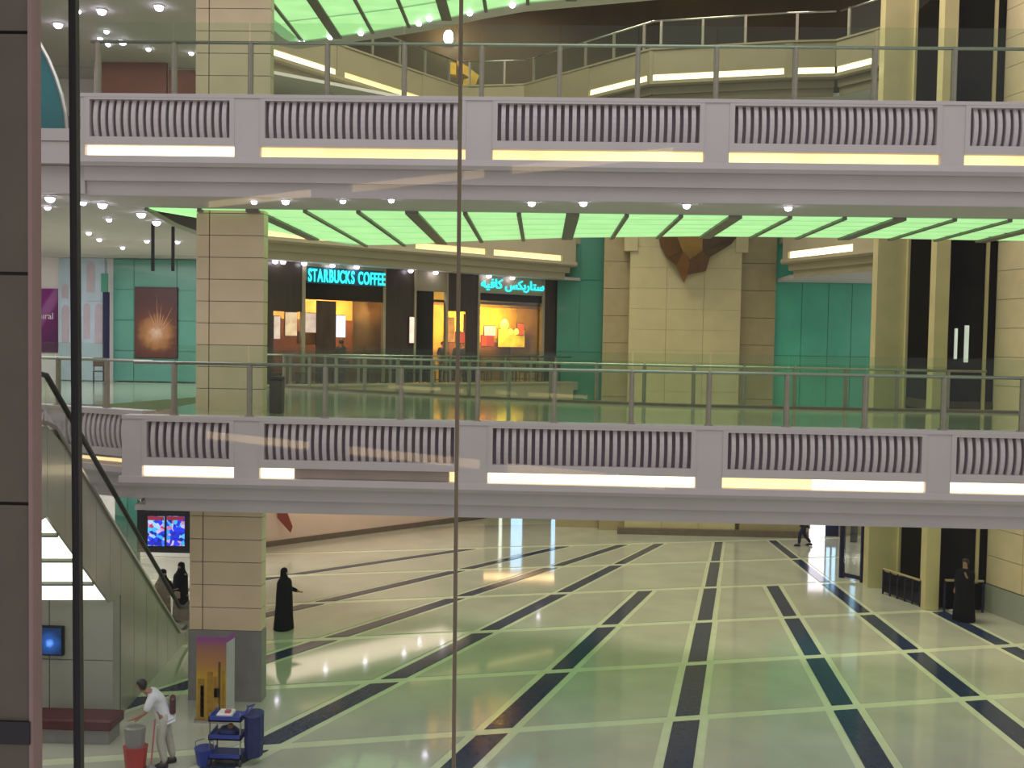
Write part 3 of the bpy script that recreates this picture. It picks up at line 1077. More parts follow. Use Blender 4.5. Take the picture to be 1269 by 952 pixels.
# interior shell
sI0, sI1 = FS(322)[0], FS(712)[0]
B().box(sI0, FS(505)[0], 2.6, 2.75, 0, H).build('interior_wall', M_orange, sf)
B().box(sI0, FS(505)[0], 2.52, 2.6, 0, 2.5).build('wainscot', mat('red_brown_wainscot', (.12, .035, .018), .4, var=.3, scale=2), sf)
B().box(FS(594)[0], FS(672)[0], 2.3, 2.5, 0, 1.7).build('back_counter', mat('amber_brown_counter', (.22, .09, .02), .4, var=.3, scale=2), sf)
B().box(FS(505)[0], sI1, 2.6, 2.75, 0, H).build('interior_wall', M_yellow, sf)
B().box(sI0, sI1, .12, 2.6, zz(427, 372) + .1, zz(427, 372) + .2).build('interior_ceiling', M_darkbrown, sf)
for px in (338, 476, 515, 712):
    s = FS(px)[0]
    B().box(s - .05, s + .05, .14, 2.6, 0, 3.4).build('partition', M_darkbrown, sf)
for i, (px, py, pw, col) in enumerate(((358, 395, 110, (1, .8, .7)), (445, 390, 240, (1, .68, .3)), (545, 390, 150, (1, .55, .2)), (612, 390, 200, (1, .62, .16)), (650, 395, 170, (1, .62, .14)))):
    s, _ = FS(px)
    p = FO + fd * s + fn * 1.2
    area('shop_fill', (p.x, p.y, L2 + 3.0), (1.6, .4), pw * .7, col, (math.radians(58), 0, FRA))  # added warm fill, turned inward onto the shop's back wall


def in_shop(name, label, cat, px0, py0, px1, py1, depth, m, thick=.05, frame=None, group=None):
    s0, s1 = FS(px0, py1, depth)[0], FS(px1, py1, depth)[0]
    z1, z0 = FS(px0, py0, depth)[1], FS(px0, py1, depth)[1]
    p = FO + fd * s0 + fn * depth
    t = thing(name, label, cat, (p.x, p.y, z0), FRA, group, local=True)
    B().box(0, s1 - s0, 0, thick, 0, z1 - z0).build('face', m, t)
    fm = frame or M_woodc
    B().box(-.03, s1 - s0 + .03, thick, thick + .03, -.03, z1 - z0 + .03).build('backing', fm, t)
    return t


in_shop('window_poster', 'pale pink poster at the left edge of the coffee shop window', 'poster', 340, 392, 347, 420, .4, M_palelit)
in_shop('window_poster', 'pale yellow and pink poster in the first shop window', 'poster', 354, 387, 368, 416, .4, mat('peach_lit_poster', (1, .8, .5), .5, var=.35, scale=3, emit=(1.0, .66, .42), estr=.9))
in_shop('window_poster', 'white poster above the orange counter left of the brown shop door', 'poster', 377, 388, 392, 412, .6, M_palelit)
in_shop('light_panel', 'tall glowing lilac panel right of the brown shop door', 'light panel', 417, 391, 428, 418, .7, M_violetlit)
in_shop('wall_picture', 'framed pale picture on the orange wall beneath the Latin sign', 'picture', 438, 394, 454, 411, 2.5, M_palelit)
in_shop('window_poster', 'slim pinkish lit poster at the edge of the dark wall left of the middle door', 'poster', 508, 393, 513, 425, -.1, M_palelit)
in_shop('menu_panel', 'glowing orange panel right of the middle door', 'light panel', 553, 394, 563, 424, .5, M_orangelit)
in_shop('window_poster', 'pale blue poster above a red box beside the dark pier', 'poster', 576, 390, 585, 411, .5, M_paleblue)
in_shop('display_box', 'orange red display box left of the dark pier under the blue poster', 'box', 571, 412, 585, 425, .5, M_redlit, .4)
in_shop('display_box', 'bright red display box under the Arabic sign', 'box', 603, 416, 612, 429, 1.0, M_redlit, .4)
in_shop('window_poster', 'small peach lit panel above the bright red display box', 'poster', 601, 404, 614, 416, 1.3, M_palelit)
in_shop('menu_panel', 'golden menu panel low on the amber wall at right of the shop', 'light panel', 618, 408, 650, 430, 2.0, M_yellowlit)
in_shop('menu_panel', 'narrow orange red menu panel high on the amber wall', 'light panel', 642, 401, 649, 415, 1.9, M_redlit)
in_shop('service_counter', 'orange wooden service counter behind the first shop window', 'counter', 376, 412, 398, 426, .3, mat('orange_counter', (.42, .13, .04), .4, var=.15), .5)
# pendants
for i, (px, py, hpx) in enumerate(((625, 402, 9), (640, 411, 5), (633, 411, 5))):
    s, z1 = FS(px, py, 1.4)
    p = FO + fd * s + fn * 1.4
    t = thing('pendant_lamp', ['largest glowing amber pendant lamp under the Arabic sign', 'small amber pendant lamp, right of the three', 'small amber pendant lamp, middle of the three'][i], 'lamp', (p.x, p.y, z1), group='amber pendants in the shop', local=True)
    r = .04 * hpx * .55
    B().loft([(0, 0, -r * 1.2, r * .5, r * .5), (0, 0, -r * .6, r * .95, r * .95), (0, 0, 0, r, r), (0, 0, r * .7, r * .75, r * .75), (0, 0, r * 1.2, r * .2, r * .2)], 10).build('shade', M_pend, t, smooth=True)
    B().tube([(0, 0, r * 1.2), (0, 0, H - 1.35 - (z1 - L2) + .12)], .012, 5).build('cord', M_black, t)

# lit signs
ss0, zl0 = FS(381, 349)
ss1, _ = FS(477, 349)
p = FO + fd * ss0 + fn * -.06
sg = thing('shop_sign', 'cyan lit Latin letters of the coffee shop sign over its left window', 'sign', (p.x, p.y, zc - .72), FRA, local=True)
hgt = .50
sx = 0.0
letters = []
for ch in 'STARBUCKS COFFEE':
    if ch == ' ':
        sx += .28
        continue
    o, wd = text_obj(ch, hgt / .73, M_cyan, sg, (sx, 0, .04), (math.pi / 2, 0, 0), ext=.03, bold=.012)
    o2 = None
    letters.append((o, sx))
    sx += wd + .05
k = (ss1 - ss0) / sx
for o, x in letters:
    o.scale = (k, 1, 1)
    o.location.x = x * k
B().box(-.04, ss1 - ss0 + .04, .025, .05, -.03, .60).build('back_plate', M_letterback, sg)
ss0, _ = FS(595, 356)
ss1, _ = FS(673, 356)
p = FO + fd * ss0 + fn * -.06
sg = thing('shop_sign', 'cyan lit Arabic letters of the coffee shop sign over its right window', 'sign', (p.x, p.y, zc - .72), FRA, local=True)
# presentation forms in visual order (left to right)
vis = '\uFEEA\uFEF4\uFED3\uFE8E\uFEDB \uFEB2\uFEDC\uFE91\uFEAD\uFE8E\uFE98\uFEB3'
o, wd = text_obj(vis, .82, M_cyan, sg, (0, 0, .20), (math.pi / 2, 0, 0), 'lettering', ext=.03, bold=.014)
if wd > .1: o.scale = ((ss1 - ss0) / wd, .66, 1)


# ================================================================== SCULPTURE
sc = thing('faceted_sculpture', 'hanging brown faceted cone sculpture cut off by the green ceiling', 'sculpture', (5.4, 42, 10))
V = {k: P(x, y, d) for k, (x, y, d) in {
    'a': (815, 288, 42.9), 'b': (836, 286, 41.6), 'c': (871, 287, 41.4), 'd': (918, 288, 42.9), 'e': (819, 306, 42.8), 'f': (826, 319, 42.7),
    'g': (838, 329, 42.5), 'h': (848, 350, 42.9), 'i': (846, 312, 41.7), 'j': (855, 322, 41.9), 'k': (852, 341, 42.7), 'l': (875, 336, 42.8), 'm': (880, 319, 42.5),
    'n': (871, 310, 41.6), 'o': (906, 303, 42.8)}.items()}
for k in 'abcd':
    V[k.upper()] = V[k] + Vector((0, 0, 1.6))
mb = [mat('sculpture_dark_brown', (.085, .045, .018), .4, var=.2, scale=3), mat('sculpture_ochre', (.27, .15, .03), .4, var=.2, scale=3), mat('sculpture_rust', (.26, .10, .022), .4, var=.2, scale=3), mat('sculpture_umber', (.15, .065, .02), .4, var=.2, scale=3)]
back = Vector((0, 0, 0))
for nm, ks, m in (('facet', 'abifea'[:-1], mb[3]), ('facet', 'bcnjib'[:-1], mb[1]), ('facet', 'ijkhg', mb[2]), ('facet', 'figf'[:-1], mb[3]), ('facet', 'jnmlk', mb[3]), ('facet', 'cdomn', mb[0]),
                  ('facet', 'aABb', mb[3]), ('facet', 'bBCc', mb[1]), ('facet', 'cCDd', mb[0])):
    b = B()
    pts = [V[k] for k in ks]
    ctr = sum(pts, Vector()) / len(pts)
    fr = [ctr + (q - ctr) * .985 for q in pts]
    bk = [q + Vector((0, .12, 0)) for q in fr]
    va = [b.bm.verts.new(q) for q in fr]
    vb = [b.bm.verts.new(q) for q in bk]
    b.bm.faces.new(va)
    b.bm.faces.new(vb[::-1])
    for i in range(len(va)):
        b.bm.faces.new((va[i], va[(i + 1) % len(va)], vb[(i + 1) % len(va)], vb[i]))
    b.build(nm, m, sc)


# ================================================================== DOWNLIGHTS
dl = None


def downlight(px, py, z, label, group, r=.085):
    global dl
    g = G(px, py, z)
    if dl is None:
        dl = thing('downlight', label, 'ceiling light', (g.x, g.y, z), group=group, local=True)
        b = B()
        b.loft([(0, 0, -.025, .12, .12), (0, 0, 0, .13, .13)], 12)
        b.build('ring', M_lampring, dl)
        b = B()
        b.loft([(0, 0, -.115, .03, .03), (0, 0, -.10, .066, .066), (0, 0, -.07, .088, .088), (0, 0, -.026, .095, .095)], 12)
        b.build('lens', M_lamp, dl)
        o = dl
    else:
        o = copy_thing(dl, (g.x, g.y, z), label=label)
        o['group'] = group
    o.scale = (r / .085,) * 3
    return o


zs = L3 - DROP
for i, (x, y) in enumerate(((315, 249), (354, 248), (425, 248), (485, 247), (659, 250), (723, 250), (851, 253), (977, 256))):
    downlight(x, y, zs - .002, '%s bright downlight from the left along the soffit of the upper balcony' % ORD[i], 'downlights along the upper balcony soffit', .07 if i in (1, 4, 5, 6, 7) else .055)
for i, (x, y, rr_) in enumerate(((62, 244, .085), (103, 250, .06), (127, 252, .085), (59, 256, .06), (175, 264, .085), (135, 271, .06), (194, 274, .085), (110, 288, .06), (123, 296, .06), (182, 298, .06), (220, 299, .06), (152, 306, .06))):
    downlight(x, y, zs - .002, '%s ceiling downlight over the left wing of the middle storey, nearest first' % ORD[i], 'downlights over the left wing', rr_)
for i, (x, y) in enumerate(((341, 316), (351, 302), (377, 328), (412, 324), (442, 327), (509, 334), (540, 337), (606, 342), (635, 344))):
    g = LN(x, y, FO - fn * .25, FOE - fn * .25)
    o = downlight(x, y, zs - .002, '%s downlight from the left above the coffee shop front' % ORD[i], 'downlights above the coffee shop front', .09)
    if True:
        o.location = (g.x, g.y, zs - .002)
z4 = L4 - DROP
for i, (x, y, rr_) in enumerate(((72, 29, .11), (97, 13, .07), (124, 47, .07), (126, 12, .11), (132, 38, .07), (134, 54, .07), (152, 50, .11), (184, 60, .07), (197, 7, .11), (237, 65, .07))):
    downlight(x, y, z4 - .002, '%s ceiling downlight from the left over the upper storey at top left' % ORD[i], 'downlights at top left', rr_)
for i, (x, y) in enumerate(((374, 50), (409, 45), (447, 40), (519, 28), (532, 22), (582, 15), (635, 5))):
    downlight(x, y, z4 - .002, '%s small downlight from the left along the edge of the top green ceiling' % ORD[i], 'downlights along the top green ceiling', .075)
# ground storey ceiling lamps (mirrored as bright dashes in the polished floor)
for i, (x, y) in enumerate(((343, 870), (385, 868), (425, 845), (467, 830), (507, 815), (520, 797), (528, 932), (548, 800), (602, 935), (628, 917), (667, 765))):
    v = ray(x, y)
    p = EYE + v * (-EYE.z / v.z)
    v2 = Vector((v.x, v.y, -v.z))
    zq = L2 - DROP
    q = p + v2 * (zq / v2.z)
    lim = far_edge(q.x, VOID2) if q.x > -9 else 34.6
    s_far = (Vector((q.x, q.y)) - Vector(FA2)).dot(fn)
    if q.y > lim - .2 and s_far < .2:
        q = Vector((q.x, lim - .4, zq)) if s_far < -3 else Vector((q.x + fn.x * (.5 - s_far), q.y + fn.y * (.5 - s_far), zq))
    o = copy_thing(dl, (q.x, q.y, zq - .002), label='%s ground storey downlight from the left, glinting in the polished floor' % ORD[i])
    o['group'] = 'downlights over the ground storey'
    o.scale = (.8,) * 3

# bright wall lamp and yellow ride figure high up in the dark top storey
g = P(556, 47, 47.4)
t = thing('flood_lamp', 'bright white lamp on the dark topmost wall near the thin glass joint', 'lamp', (g.x, 47.4, g.z))
B().loft([(g.x, 47.3, g.z - .3, .12, .1), (g.x, 47.3, g.z - .15, .22, .15), (g.x, 47.3, g.z + .15, .22, .15), (g.x, 47.3, g.z + .3, .12, .1)], 10).build('lens', M_lamp, t)
B().box(g.x - .2, g.x + .2, 47.42, 47.55, g.z - .3, g.z + .3).build('bracket', M_post, t)
bulb('flood_lamp_light', (g.x, 46.9, g.z), 120, (1, .85, .6))
m_y = mat('yellow_plastic', (.62, .36, .02), .4, var=.2)
t = thing('yellow_canopy', 'folded yellow canopy shape on the topmost storey below the bright lamp', 'canopy', (P(578, 90, 45.6).x, 45.6, L4))
q = [P(x, y, 45.6) for x, y in ((566, 76), (580, 84), (594, 95), (590, 106), (574, 108), (575, 100), (583, 98), (570, 90))]
B().face_xz([(p.x, p.z) for p in q], 45.4, 45.8).build('fabric', m_y, t)
q = [P(x, y, 45.6) for x, y in ((559, 79), (566, 81), (566, 95), (559, 94))]
B().face_xz([(p.x, p.z) for p in q], 45.3, 45.7).build('side_panel', m_y, t)
B().tube([(P(577, 100, 45.6).x, 45.6, L4 - .02), (P(577, 100, 45.6).x, 45.6, P(577, 104, 45.6).z)], .04, 6).build('leg', M_post, t)

# ================================================================== GROUND STOREY SURROUNDINGS
ga, gb = G(338, 677, 0), G(505, 655, 0)
wd_ = (Vector((gb.x, gb.y)) - Vector((ga.x, ga.y))).normalized()
wn = Vector((-wd_.y, wd_.x))
A0 = Vector((ga.x, ga.y)) - wd_ * 1.2
A1 = Vector((gb.x, gb.y)) + wd_ * 4.4
M_pinkwall = mat('pinkish_plaster', (.78, .60, .50), .6, var=.05, scale=.6)
struct(B().prism([A0, A1, A1 + wn * .3, A0 + wn * .3], 0, L2 - DROP).build('wall_back', M_pinkwall))
struct(B().prism([A0 - wn * .05, A1 - wn * .05, A1, A0], 0, .22).build('baseboard_back', M_brownedge))
p = A0 + wd_ * 1.35 - wn * .08
t = B().face_xz([(p.x, 1.15), (p.x + .55, .55), (p.x + .62, .8), (p.x + .35, 1.5), (p.x, 1.8)], p.y - .04, p.y).build('red_drape', mat('dull_red_cloth', (.34, .07, .05), .8))
props(t, 'dull red hanging cloth low on the pinkish wall right of the stone column', 'cloth')
q = LN(430, 640, A0, A1)
area('pink_wall_fill', (q.x - wn.x * 1.8, q.y - wn.y * 1.8, 4.5), (9, 2.2), 150, (1, .78, .62), (0, 0, math.atan2(wd_.y, wd_.x)))  # added fill that brightens the pinkish wall
# lit shop windows far back (they glint in the floor)
for i, (xa, xb, m) in enumerate(((619, 623, M_whitelit), (634, 648, M_bluewin), (684, 691, M_bluewin), (700, 718, mat('dim_teal_window', (.4, .7, .7), .4, emit=(.35, .60, .60), estr=.8)), (719, 724, M_bluewin))):
    a, b = P(xa, 600, 48.2).x, P(xb, 600, 48.2).x
    t = thing('shop_window', '%s narrow blue white shop window from the left at the back of the ground floor' % ORD[i], 'window', ((a + b) / 2, 48.2, .1), group='lit windows at the back of the ground floor')
    B().box(a, b, 48.18, 48.22, .1, 3.0).build('pane', m, t)
    B().box(a - .06, b + .06, 48.23, 48.3, .02, 3.08).build('frame', M_black, t)
t = thing('light_strip', 'warm light strip over the back shop windows, mirrored as an orange band in the floor', 'light', (P(630, 600, 48.1).x, 48.1, 2.35))
B().box(P(556, 600, 48.1).x, P(699, 600, 48.1).x, 48.05, 48.12, 3.15, 3.42).build('lens', mat('orange_strip_lens', (.9, .6, .3), .5, var=.3, scale=.8, emit=(1.0, .62, .28), estr=5), t)
B().box(P(554, 600, 48.1).x, P(701, 600, 48.1).x, 48.12, 48.47, 3.1, 3.47).build('housing', M_black, t)
struct(B().box(P(688, 655, 44.2).x, XC0 - .8, 44.15, 44.4, 0, 4.6).build('wall_back', M_taupe))
struct(B().box(P(1036, 655, 43.8).x, 16.5, 43.8, 44.1, 0, 4.6).build('wall_back', M_taupe))
# base of the cream wall
a, b = P(765, 655, 42.8).x, P(1002, 655, 42.8).x
struct(B().box(a, b, 42.75, 42.95, 0, .28).build('baseboard_back', M_brownedge))
struct(B().box(P(917, 655, 43).x, P(1002, 655, 43).x, 43.05, 43.5, 0, 4.5).build('wall_back', M_taupe))
# bright entrance
a, b, c = P(1003, 640, 43.3).x, P(1023, 640, 43.3).x, P(1040, 640, 43.3).x
t = thing('entrance', 'dazzling daylit entrance doorway at the back right of the ground floor', 'entrance', ((a + c) / 2, 43.3, 0))
B().box(a, b, 43.3, 43.4, .02, 3.2).build('daylit_opening', M_dayl, t)
B().box(a - .08, c + .1, 43.2, 43.3, 2.45, 3.35).build('lintel', M_taupe, t)
B().box(b + .02, c, 43.35, 43.45, .02, 3.2).build('door_panel', M_navy, t)
for q in (1027, 1034):
    x = P(q, 640, 43.3).x
    B().box(x - .05, x + .09, 43.28, 43.34, .5, 3.1).build('lit_slit', M_bluewin, t)
B().box(a - .08, a, 43.25, 43.45, 0, 3.3).build('jamb', M_post, t)
B().box(c, c + .1, 43.25, 43.45, 0, 3.3).build('jamb', M_post, t)
# glass doorway in front of the lift
g0, g1 = G(1043, 716, 0), G(1069, 722, 0)
t = thing('glass_door', 'dark framed glass door standing left of the lift on the ground floor', 'door', (g0.x, g0.y, 0))
for g in (g0, g1):
    B().box(g.x - .09, g.x + .09, g.y - .06, g.y + .06, 0, 3.4).build('post', M_navy, t)
B().prism([(g0.x, g0.y - .02), (g1.x, g1.y - .02), (g1.x, g1.y + .02), (g0.x, g0.y + .02)], .06, .2).build('bottom_rail', M_navy, t)
B().prism([(g0.x, g0.y - .01), (g1.x, g1.y - .01), (g1.x, g1.y + .01), (g0.x, g0.y + .01)], .2, 3.3).build('pane', M_glass, t)
x = P(1064, 640, 42).x
t = thing('lit_sign', 'small cyan lit vertical sign seen through the glass door', 'sign', (x, 42, 2))
B().box(x - .25, x - .05, 42, 42.06, 1.6, 3.2).build('face', M_bluewin, t)
B().box(x - .3, x, 42.06, 42.1, 0, 3.3).build('backing', M_black, t)


def barrier(label, p0, p1, h, n):
    t = thing('barrier', label, 'barrier', (p0[0], p0[1], 0))
    B().tube([(p0[0], p0[1], h), (p1[0], p1[1], h)], .04, 6).build('top_rail', M_taupe, t)
    for i in range(n + 1):
        u = i / n
        x, y = p0[0] + (p1[0] - p0[0]) * u, p0[1] + (p1[1] - p0[1]) * u
        B().tube([(x, y, 0), (x, y, h)], .035, 6).build('post', M_navy, t)
    for i in range(n):
        u, v = (i + .1) / n, (i + .9) / n
        a = (p0[0] + (p1[0] - p0[0]) * u, p0[1] + (p1[1] - p0[1]) * u)
        b = (p0[0] + (p1[0] - p0[0]) * v, p0[1] + (p1[1] - p0[1]) * v)
        B().prism([(a[0] - .01, a[1]), (b[0] - .01, b[1]), (b[0] + .01, b[1]), (a[0] + .01, a[1])], .08, h - .08).build('panel', M_darkglass, t)


q0, q1 = G(1094, 736, 0), G(1140, 752, 0)
barrier('dark glazed barrier running along the left side of the lift on the ground floor', (q0.x, q0.y), (q1.x, q1.y), .85, 5)
barrier('short dark barrier across the lift front beside the person in a black robe', (12.9, 31.1), (14.1, 31.1), 1.0, 2)

# ================================================================== ESCALATOR
def EL(Y, off, z):
    X = -9.0 - .10 * (Y - 20.7)
    return Vector((X - .995 * off, Y - .0995 * off, z))


HS = .742


def hz(Y):
    if Y < 16.65: return 7.58
    if Y < 25.54: return 7.58 - HS * (Y - 16.65)
    return .98


es = thing('escalator', 'grey escalator with black handrail descending away at the left', 'escalator', (-9.0, 20.7, 0))
Yl = [13.2, 14.5, 15.6, 16.4, 16.7, 17.1] + [17.1 + .75 * i for i in range(1, 12)] + [25.9, 26.2, 26.6, 27.3]
for off, nm in ((-.02, 0), (1.62, 1)):
    pts = [EL(Y, off, hz(Y)) for Y in Yl] + [EL(27.5, off, .85), EL(27.55, off, .62), EL(27.4, off, .45)]
    B().tube(pts, .05, 8).build('handrail', M_black, es, smooth=True)
    for a, b in zip(Yl[::2], Yl[2::2]):
        bb = B()
        ring = []
        pl = [EL(a, off, hz(a) - .04), EL(b, off, hz(b) - .04), EL(b, off, hz(b) - .6), EL(a, off, hz(a) - .6)]
        fr = [bb.bm.verts.new(q) for q in pl]
        bk = [bb.bm.verts.new(q + Vector((-.012, 0, 0))) for q in pl]
        bb.bm.faces.new(fr)
        bb.bm.faces.new(bk[::-1])
        for i in range(4):
            bb.bm.faces.new((fr[i], fr[(i + 1) % 4], bk[(i + 1) % 4], bk[i]))
        bb.build('glass_panel', M_glass, es)
    # deck (skirting) strip
    bb = B()
    rr = []
    for Y in Yl:
        z = hz(Y) - (.62 if Y > 16.9 else .80)
        rr.append([bb.bm.verts.new(q) for q in (EL(Y, off - .03, z), EL(Y, off + .11, z), EL(Y, off + .11, z - .07), EL(Y, off - .03, z - .07))])
    bb._rings(rr)
    bb.build('deck', M_metal, es)
M_clad = mat('grey_green_cladding', (.30, .30, .245), .3, var=.08, scale=1.2, coat=.2)
# side cladding panels down to the sloping underside, or the floor further on
cy = [13.2, 14.8, 16.0, 16.8, 17.6, 18.4, 19.2, 20.0, 20.7, 21.6, 22.5, 23.4, 24.3, 25.2, 26.0, 27.3]


def zlow(Y):
    return max(2.66 if Y < 20.71 else 0.0, hz(Y) - 2.42 if Y > 16.4 else 5.0) if Y < 20.71 else 0.0


for side in (0.0, 1.55):
    for a, b in zip(cy, cy[1:]):
        bb = B()
        mids = [a + .008, b - .008]
        top = [EL(Y, side, hz(Y) - (.66 if Y > 16.9 else .84)) for Y in mids]
        low = [EL(Y, side, zlow(Y) if b <= 20.71 else 0.0) for Y in mids]
        pl = [low[0], low[1], top[1], top[0]]
        fr = [bb.bm.verts.new(q) for q in pl]
        bk = [bb.bm.verts.new(q + Vector((-.05, 0, 0))) for q in pl]
        bb.bm.faces.new(fr)
        bb.bm.faces.new(bk[::-1])
        for i in range(4):
            bb.bm.faces.new((fr[i], fr[(i + 1) % 4], bk[(i + 1) % 4], bk[i]))
        bb.build('cladding_panel', M_clad, es)
# lit underside between the landing and the screen wall
sy = [16.45, 17.35, 18.25, 19.15, 20.1]
for a, b in zip(sy, sy[1:]):
    bb = B()
    pl = [EL(a + .04, .06, zlow(a) + .0), EL(b - .04, .06, zlow(b) + .06), EL(b - .04, 1.5, zlow(b) + .06), EL(a + .04, 1.5, zlow(a) + .0)]
    fr = [bb.bm.verts.new(q) for q in pl]
    bk = [bb.bm.verts.new(q + Vector((0, .02, .05))) for q in pl]
    bb.bm.faces.new(fr)
    bb.bm.faces.new(bk[::-1])
    for i in range(4):
        bb.bm.faces.new((fr[i], fr[(i + 1) % 4], bk[(i + 1) % 4], bk[i]))
    bb.build('soffit_light_panel', M_whitelit, es)
for a in sy[1:4]:
    bb = B()
    pts = [EL(a, .04, zlow(a) - .02), EL(a, 1.52, zlow(a) - .02)]
    bb.tube(pts, .045, 6)
    bb.build('soffit_rib', M_rib, es)
B().box(-14, -8.4, 13.2, 15.2, L2 - .5, L2).build('landing_plate', M_post, es)
# steps
st = None
Y = 17.2
while Y < 26.6:
    z = hz(Y) - .98
    if st is None:
        b = B()
        b.box(-.62, .62, -.20, .20, -.14, 0)
        o = b.build('step', M_post, es)
        for v in o.data.vertices: v.co += ORG[es.name]
        st = o.data
    else:
        o = bpy.data.objects.new('step', st)
        COL.objects.link(o)
        o.parent = es
    q = EL(Y, .78, max(z, .02))
    o.location = q - Vector(es.location)
    o.rotation_euler = (0, 0, .0997)
    Y += .30

# screen wall under the escalator
ws = struct(B().box(-14.5, -8.98, 20.32, 20.6, 0, 2.70).build('wall_front', M_wallgrey))
for i in range(4):
    for r in range(2):
        B().box(-14.5 + 1.38 * i + .01, -14.5 + 1.38 * (i + 1) - .01, 20.28, 20.32, 1.35 * r + .01, 1.35 * (r + 1) - .01).build('panel', M_wallgrey, ws)
m_scr = ramp_mat('blue_figure_screen', [(0, (.75, .9, 1)), (.25, (.10, .25, .75)), (.55, (.01, .05, .2)), (1, (.004, .015, .05))], lo=0, hi=.35, radial=(0, 0, .28), noise=.16, nscale=6, estr=1.6)
pa, pb = P(46, 776, 20.2), P(78, 813, 20.2)
t = thing('wall_screen', 'small wall screen with a glowing blue figure under the escalator', 'screen', ((pa.x + pb.x) / 2, 20.2, pb.z))
B().box(pa.x, pb.x, 20.19, 20.28, pb.z, pa.z).build('frame', M_black, t)
B().box(pa.x + .03, pb.x - .03, 20.175, 20.19, pb.z + .03, pa.z - .03).build('display', m_scr, t)
# red brown bench
pa, pb = P(72, 908, 19.2), P(140, 936, 19.2)
t = thing('bench', 'long dark red upholstered bench in front of the screen wall', 'bench', ((pa.x + pb.x) / 2, 19.4, 0))
B().box(-10.4, pb.x, 19.1, 19.75, .30, .52).build('seat', M_maroon, t, bevel=.03)
B().box(-10.3, pb.x - .08, 19.18, 19.7, 0, .30).build('base', M_grey, t)

# twin screens hanging behind the escalator
pa, pb = P(170, 634, 30.5), P(243, 686, 30.5)
t = thing('display_case', 'black display case holding two bright blue screens behind the escalator', 'display', ((pa.x + pb.x) / 2, 30.5, pb.z))
B().box(pa.x, pb.x, 30.5, 30.7, pb.z, pa.z + .3).build('case', M_black2, t)
vor = None
for i, (xa, xb) in enumerate(((183, 203), (206.5, 228))):
    qa, qb = P(xa, 640, 30.45), P(xb, 677, 30.45)
    if vor is None:
        vor = bpy.data.materials.new('blue_mosaic_screen')
        vor.use_nodes = True
        nt = vor.node_tree
        tc = nt.nodes.new('ShaderNodeTexCoord')
        vo = nt.nodes.new('ShaderNodeTexVoronoi')
        vo.inputs['Scale'].default_value = 8.5
        rp = nt.nodes.new('ShaderNodeValToRGB')
        for k, (pp, cc) in enumerate(((0, (.005, .01, .25)), (.45, (.02, .04, .95)), (.62, (.03, .45, .85)), (.8, (.55, .6, 1)), (1, (.45, .02, .10)))):
            e = rp.color_ramp.elements[k] if k < 2 else rp.color_ramp.elements.new(pp)
            e.position = pp
            e.color = cc + (1,)
        nt.links.new(tc.outputs['Object'], vo.inputs['Vector'])
        sp = nt.nodes.new('ShaderNodeSeparateColor')
        nt.links.new(vo.outputs['Color'], sp.inputs[0])
        nt.links.new(sp.outputs[0], rp.inputs[0])
        bs = nt.nodes['Principled BSDF']
        nt.links.new(rp.outputs[0], bs.inputs['Emission Color'])
        nt.links.new(rp.outputs[0], bs.inputs['Base Color'])
        bs.inputs['Emission Strength'].default_value = 1.0
    o = B().box(qa.x, qb.x, 30.46, 30.5, qb.z, qa.z).build('screen', vor, t)
    B().box(qa.x, qb.x, 30.45, 30.46, qa.z - .12, qa.z).build('screen_header', M_redlit if i < 0 else mat('dull_red_screen_band', (.25, .02, .05), .4, emit=(.35, .03, .06), estr=.6), o)
B().box(pa.x + .1, pa.x + .2, 30.55, 30.65, pa.z + .3, L2 - DROP).build('hanger', M_black, t)
B().box(pb.x - .2, pb.x - .1, 30.55, 30.65, pa.z + .3, L2 - DROP).build('hanger', M_black, t)
tq = [P(x, 640, 33).x for x in (142, 158, 171)]
teal_wall('sliver of teal glass wall on the ground floor between escalator and screens', tq, 33, 0, L2 - DROP, mat('deep_teal_glass', (.025, .11, .085), .25, var=.1), 3)

# ================================================================== BANNER, CART, BUCKET
pa, pb = P(244, 789, 20.5), P(280, 908, 20.5)
m_ban = ramp_mat('golden_skyline_print', [(0, (.42, .27, .03)), (.30, (.50, .31, .02)), (.52, (.55, .33, .02)), (.66, (.42, .21, .06)), (.84, (.32, .14, .10)), (.93, (.26, .07, .24)), (1, (.25, .06, .30))], lo=0, hi=2.0, noise=.10, nscale=2)
t = thing('advertising_banner', 'standing golden skyline banner with purple top before the stone column', 'banner', ((pa.x + pb.x) / 2, 20.5, 0))
hb_ = pa.z
B().box(pa.x, pb.x, 20.48, 20.52, .06, hb_).build('print', m_ban, t)
sd = B()
xr = P(291, 800, 20.9).x
sd.prism([(pb.x, 20.5), (xr, 20.85), (xr, 20.9), (pb.x, 20.55)], .06, hb_ - .12)
sd.build('side_panel', mat('pale_grey_banner_back', (.50, .49, .50), .5), t)
sd = B()
sd.prism([(pb.x, 20.495), (xr, 20.845), (xr, 20.9), (pb.x, 20.55)], hb_ - .12, hb_)
sd.build('top_band', mat('violet_print', (.30, .07, .34), .5), t)
B().box(pa.x - .03, xr, 20.42, 20.92, 0, .06).build('base', M_metal, t)
m_tow = mat('dark_gold_tower_print', (.12, .075, .012), .5, var=.4, scale=6)
m_tow2 = mat('amber_tower_print', (.36, .20, .015), .5, var=.3, scale=6)
wdt = pb.x - pa.x
for (u0, u1, h0, h1, m) in ((.05, .28, .06, .95, m_tow2), (.14, .26, .12, .80, m_tow), (.36, .56, .06, 1.10, m_tow2), (.58, .72, .06, 1.0, m_tow2), (.60, .78, .55, .75, m_tow), (.74, .82, .06, 1.32, m_tow), (.86, .96, .06, 1.15, m_tow2)):
    B().box(pa.x + wdt * u0, pa.x + wdt * u1, 20.474, 20.48, h0, h1).build('tower_print', m, t)

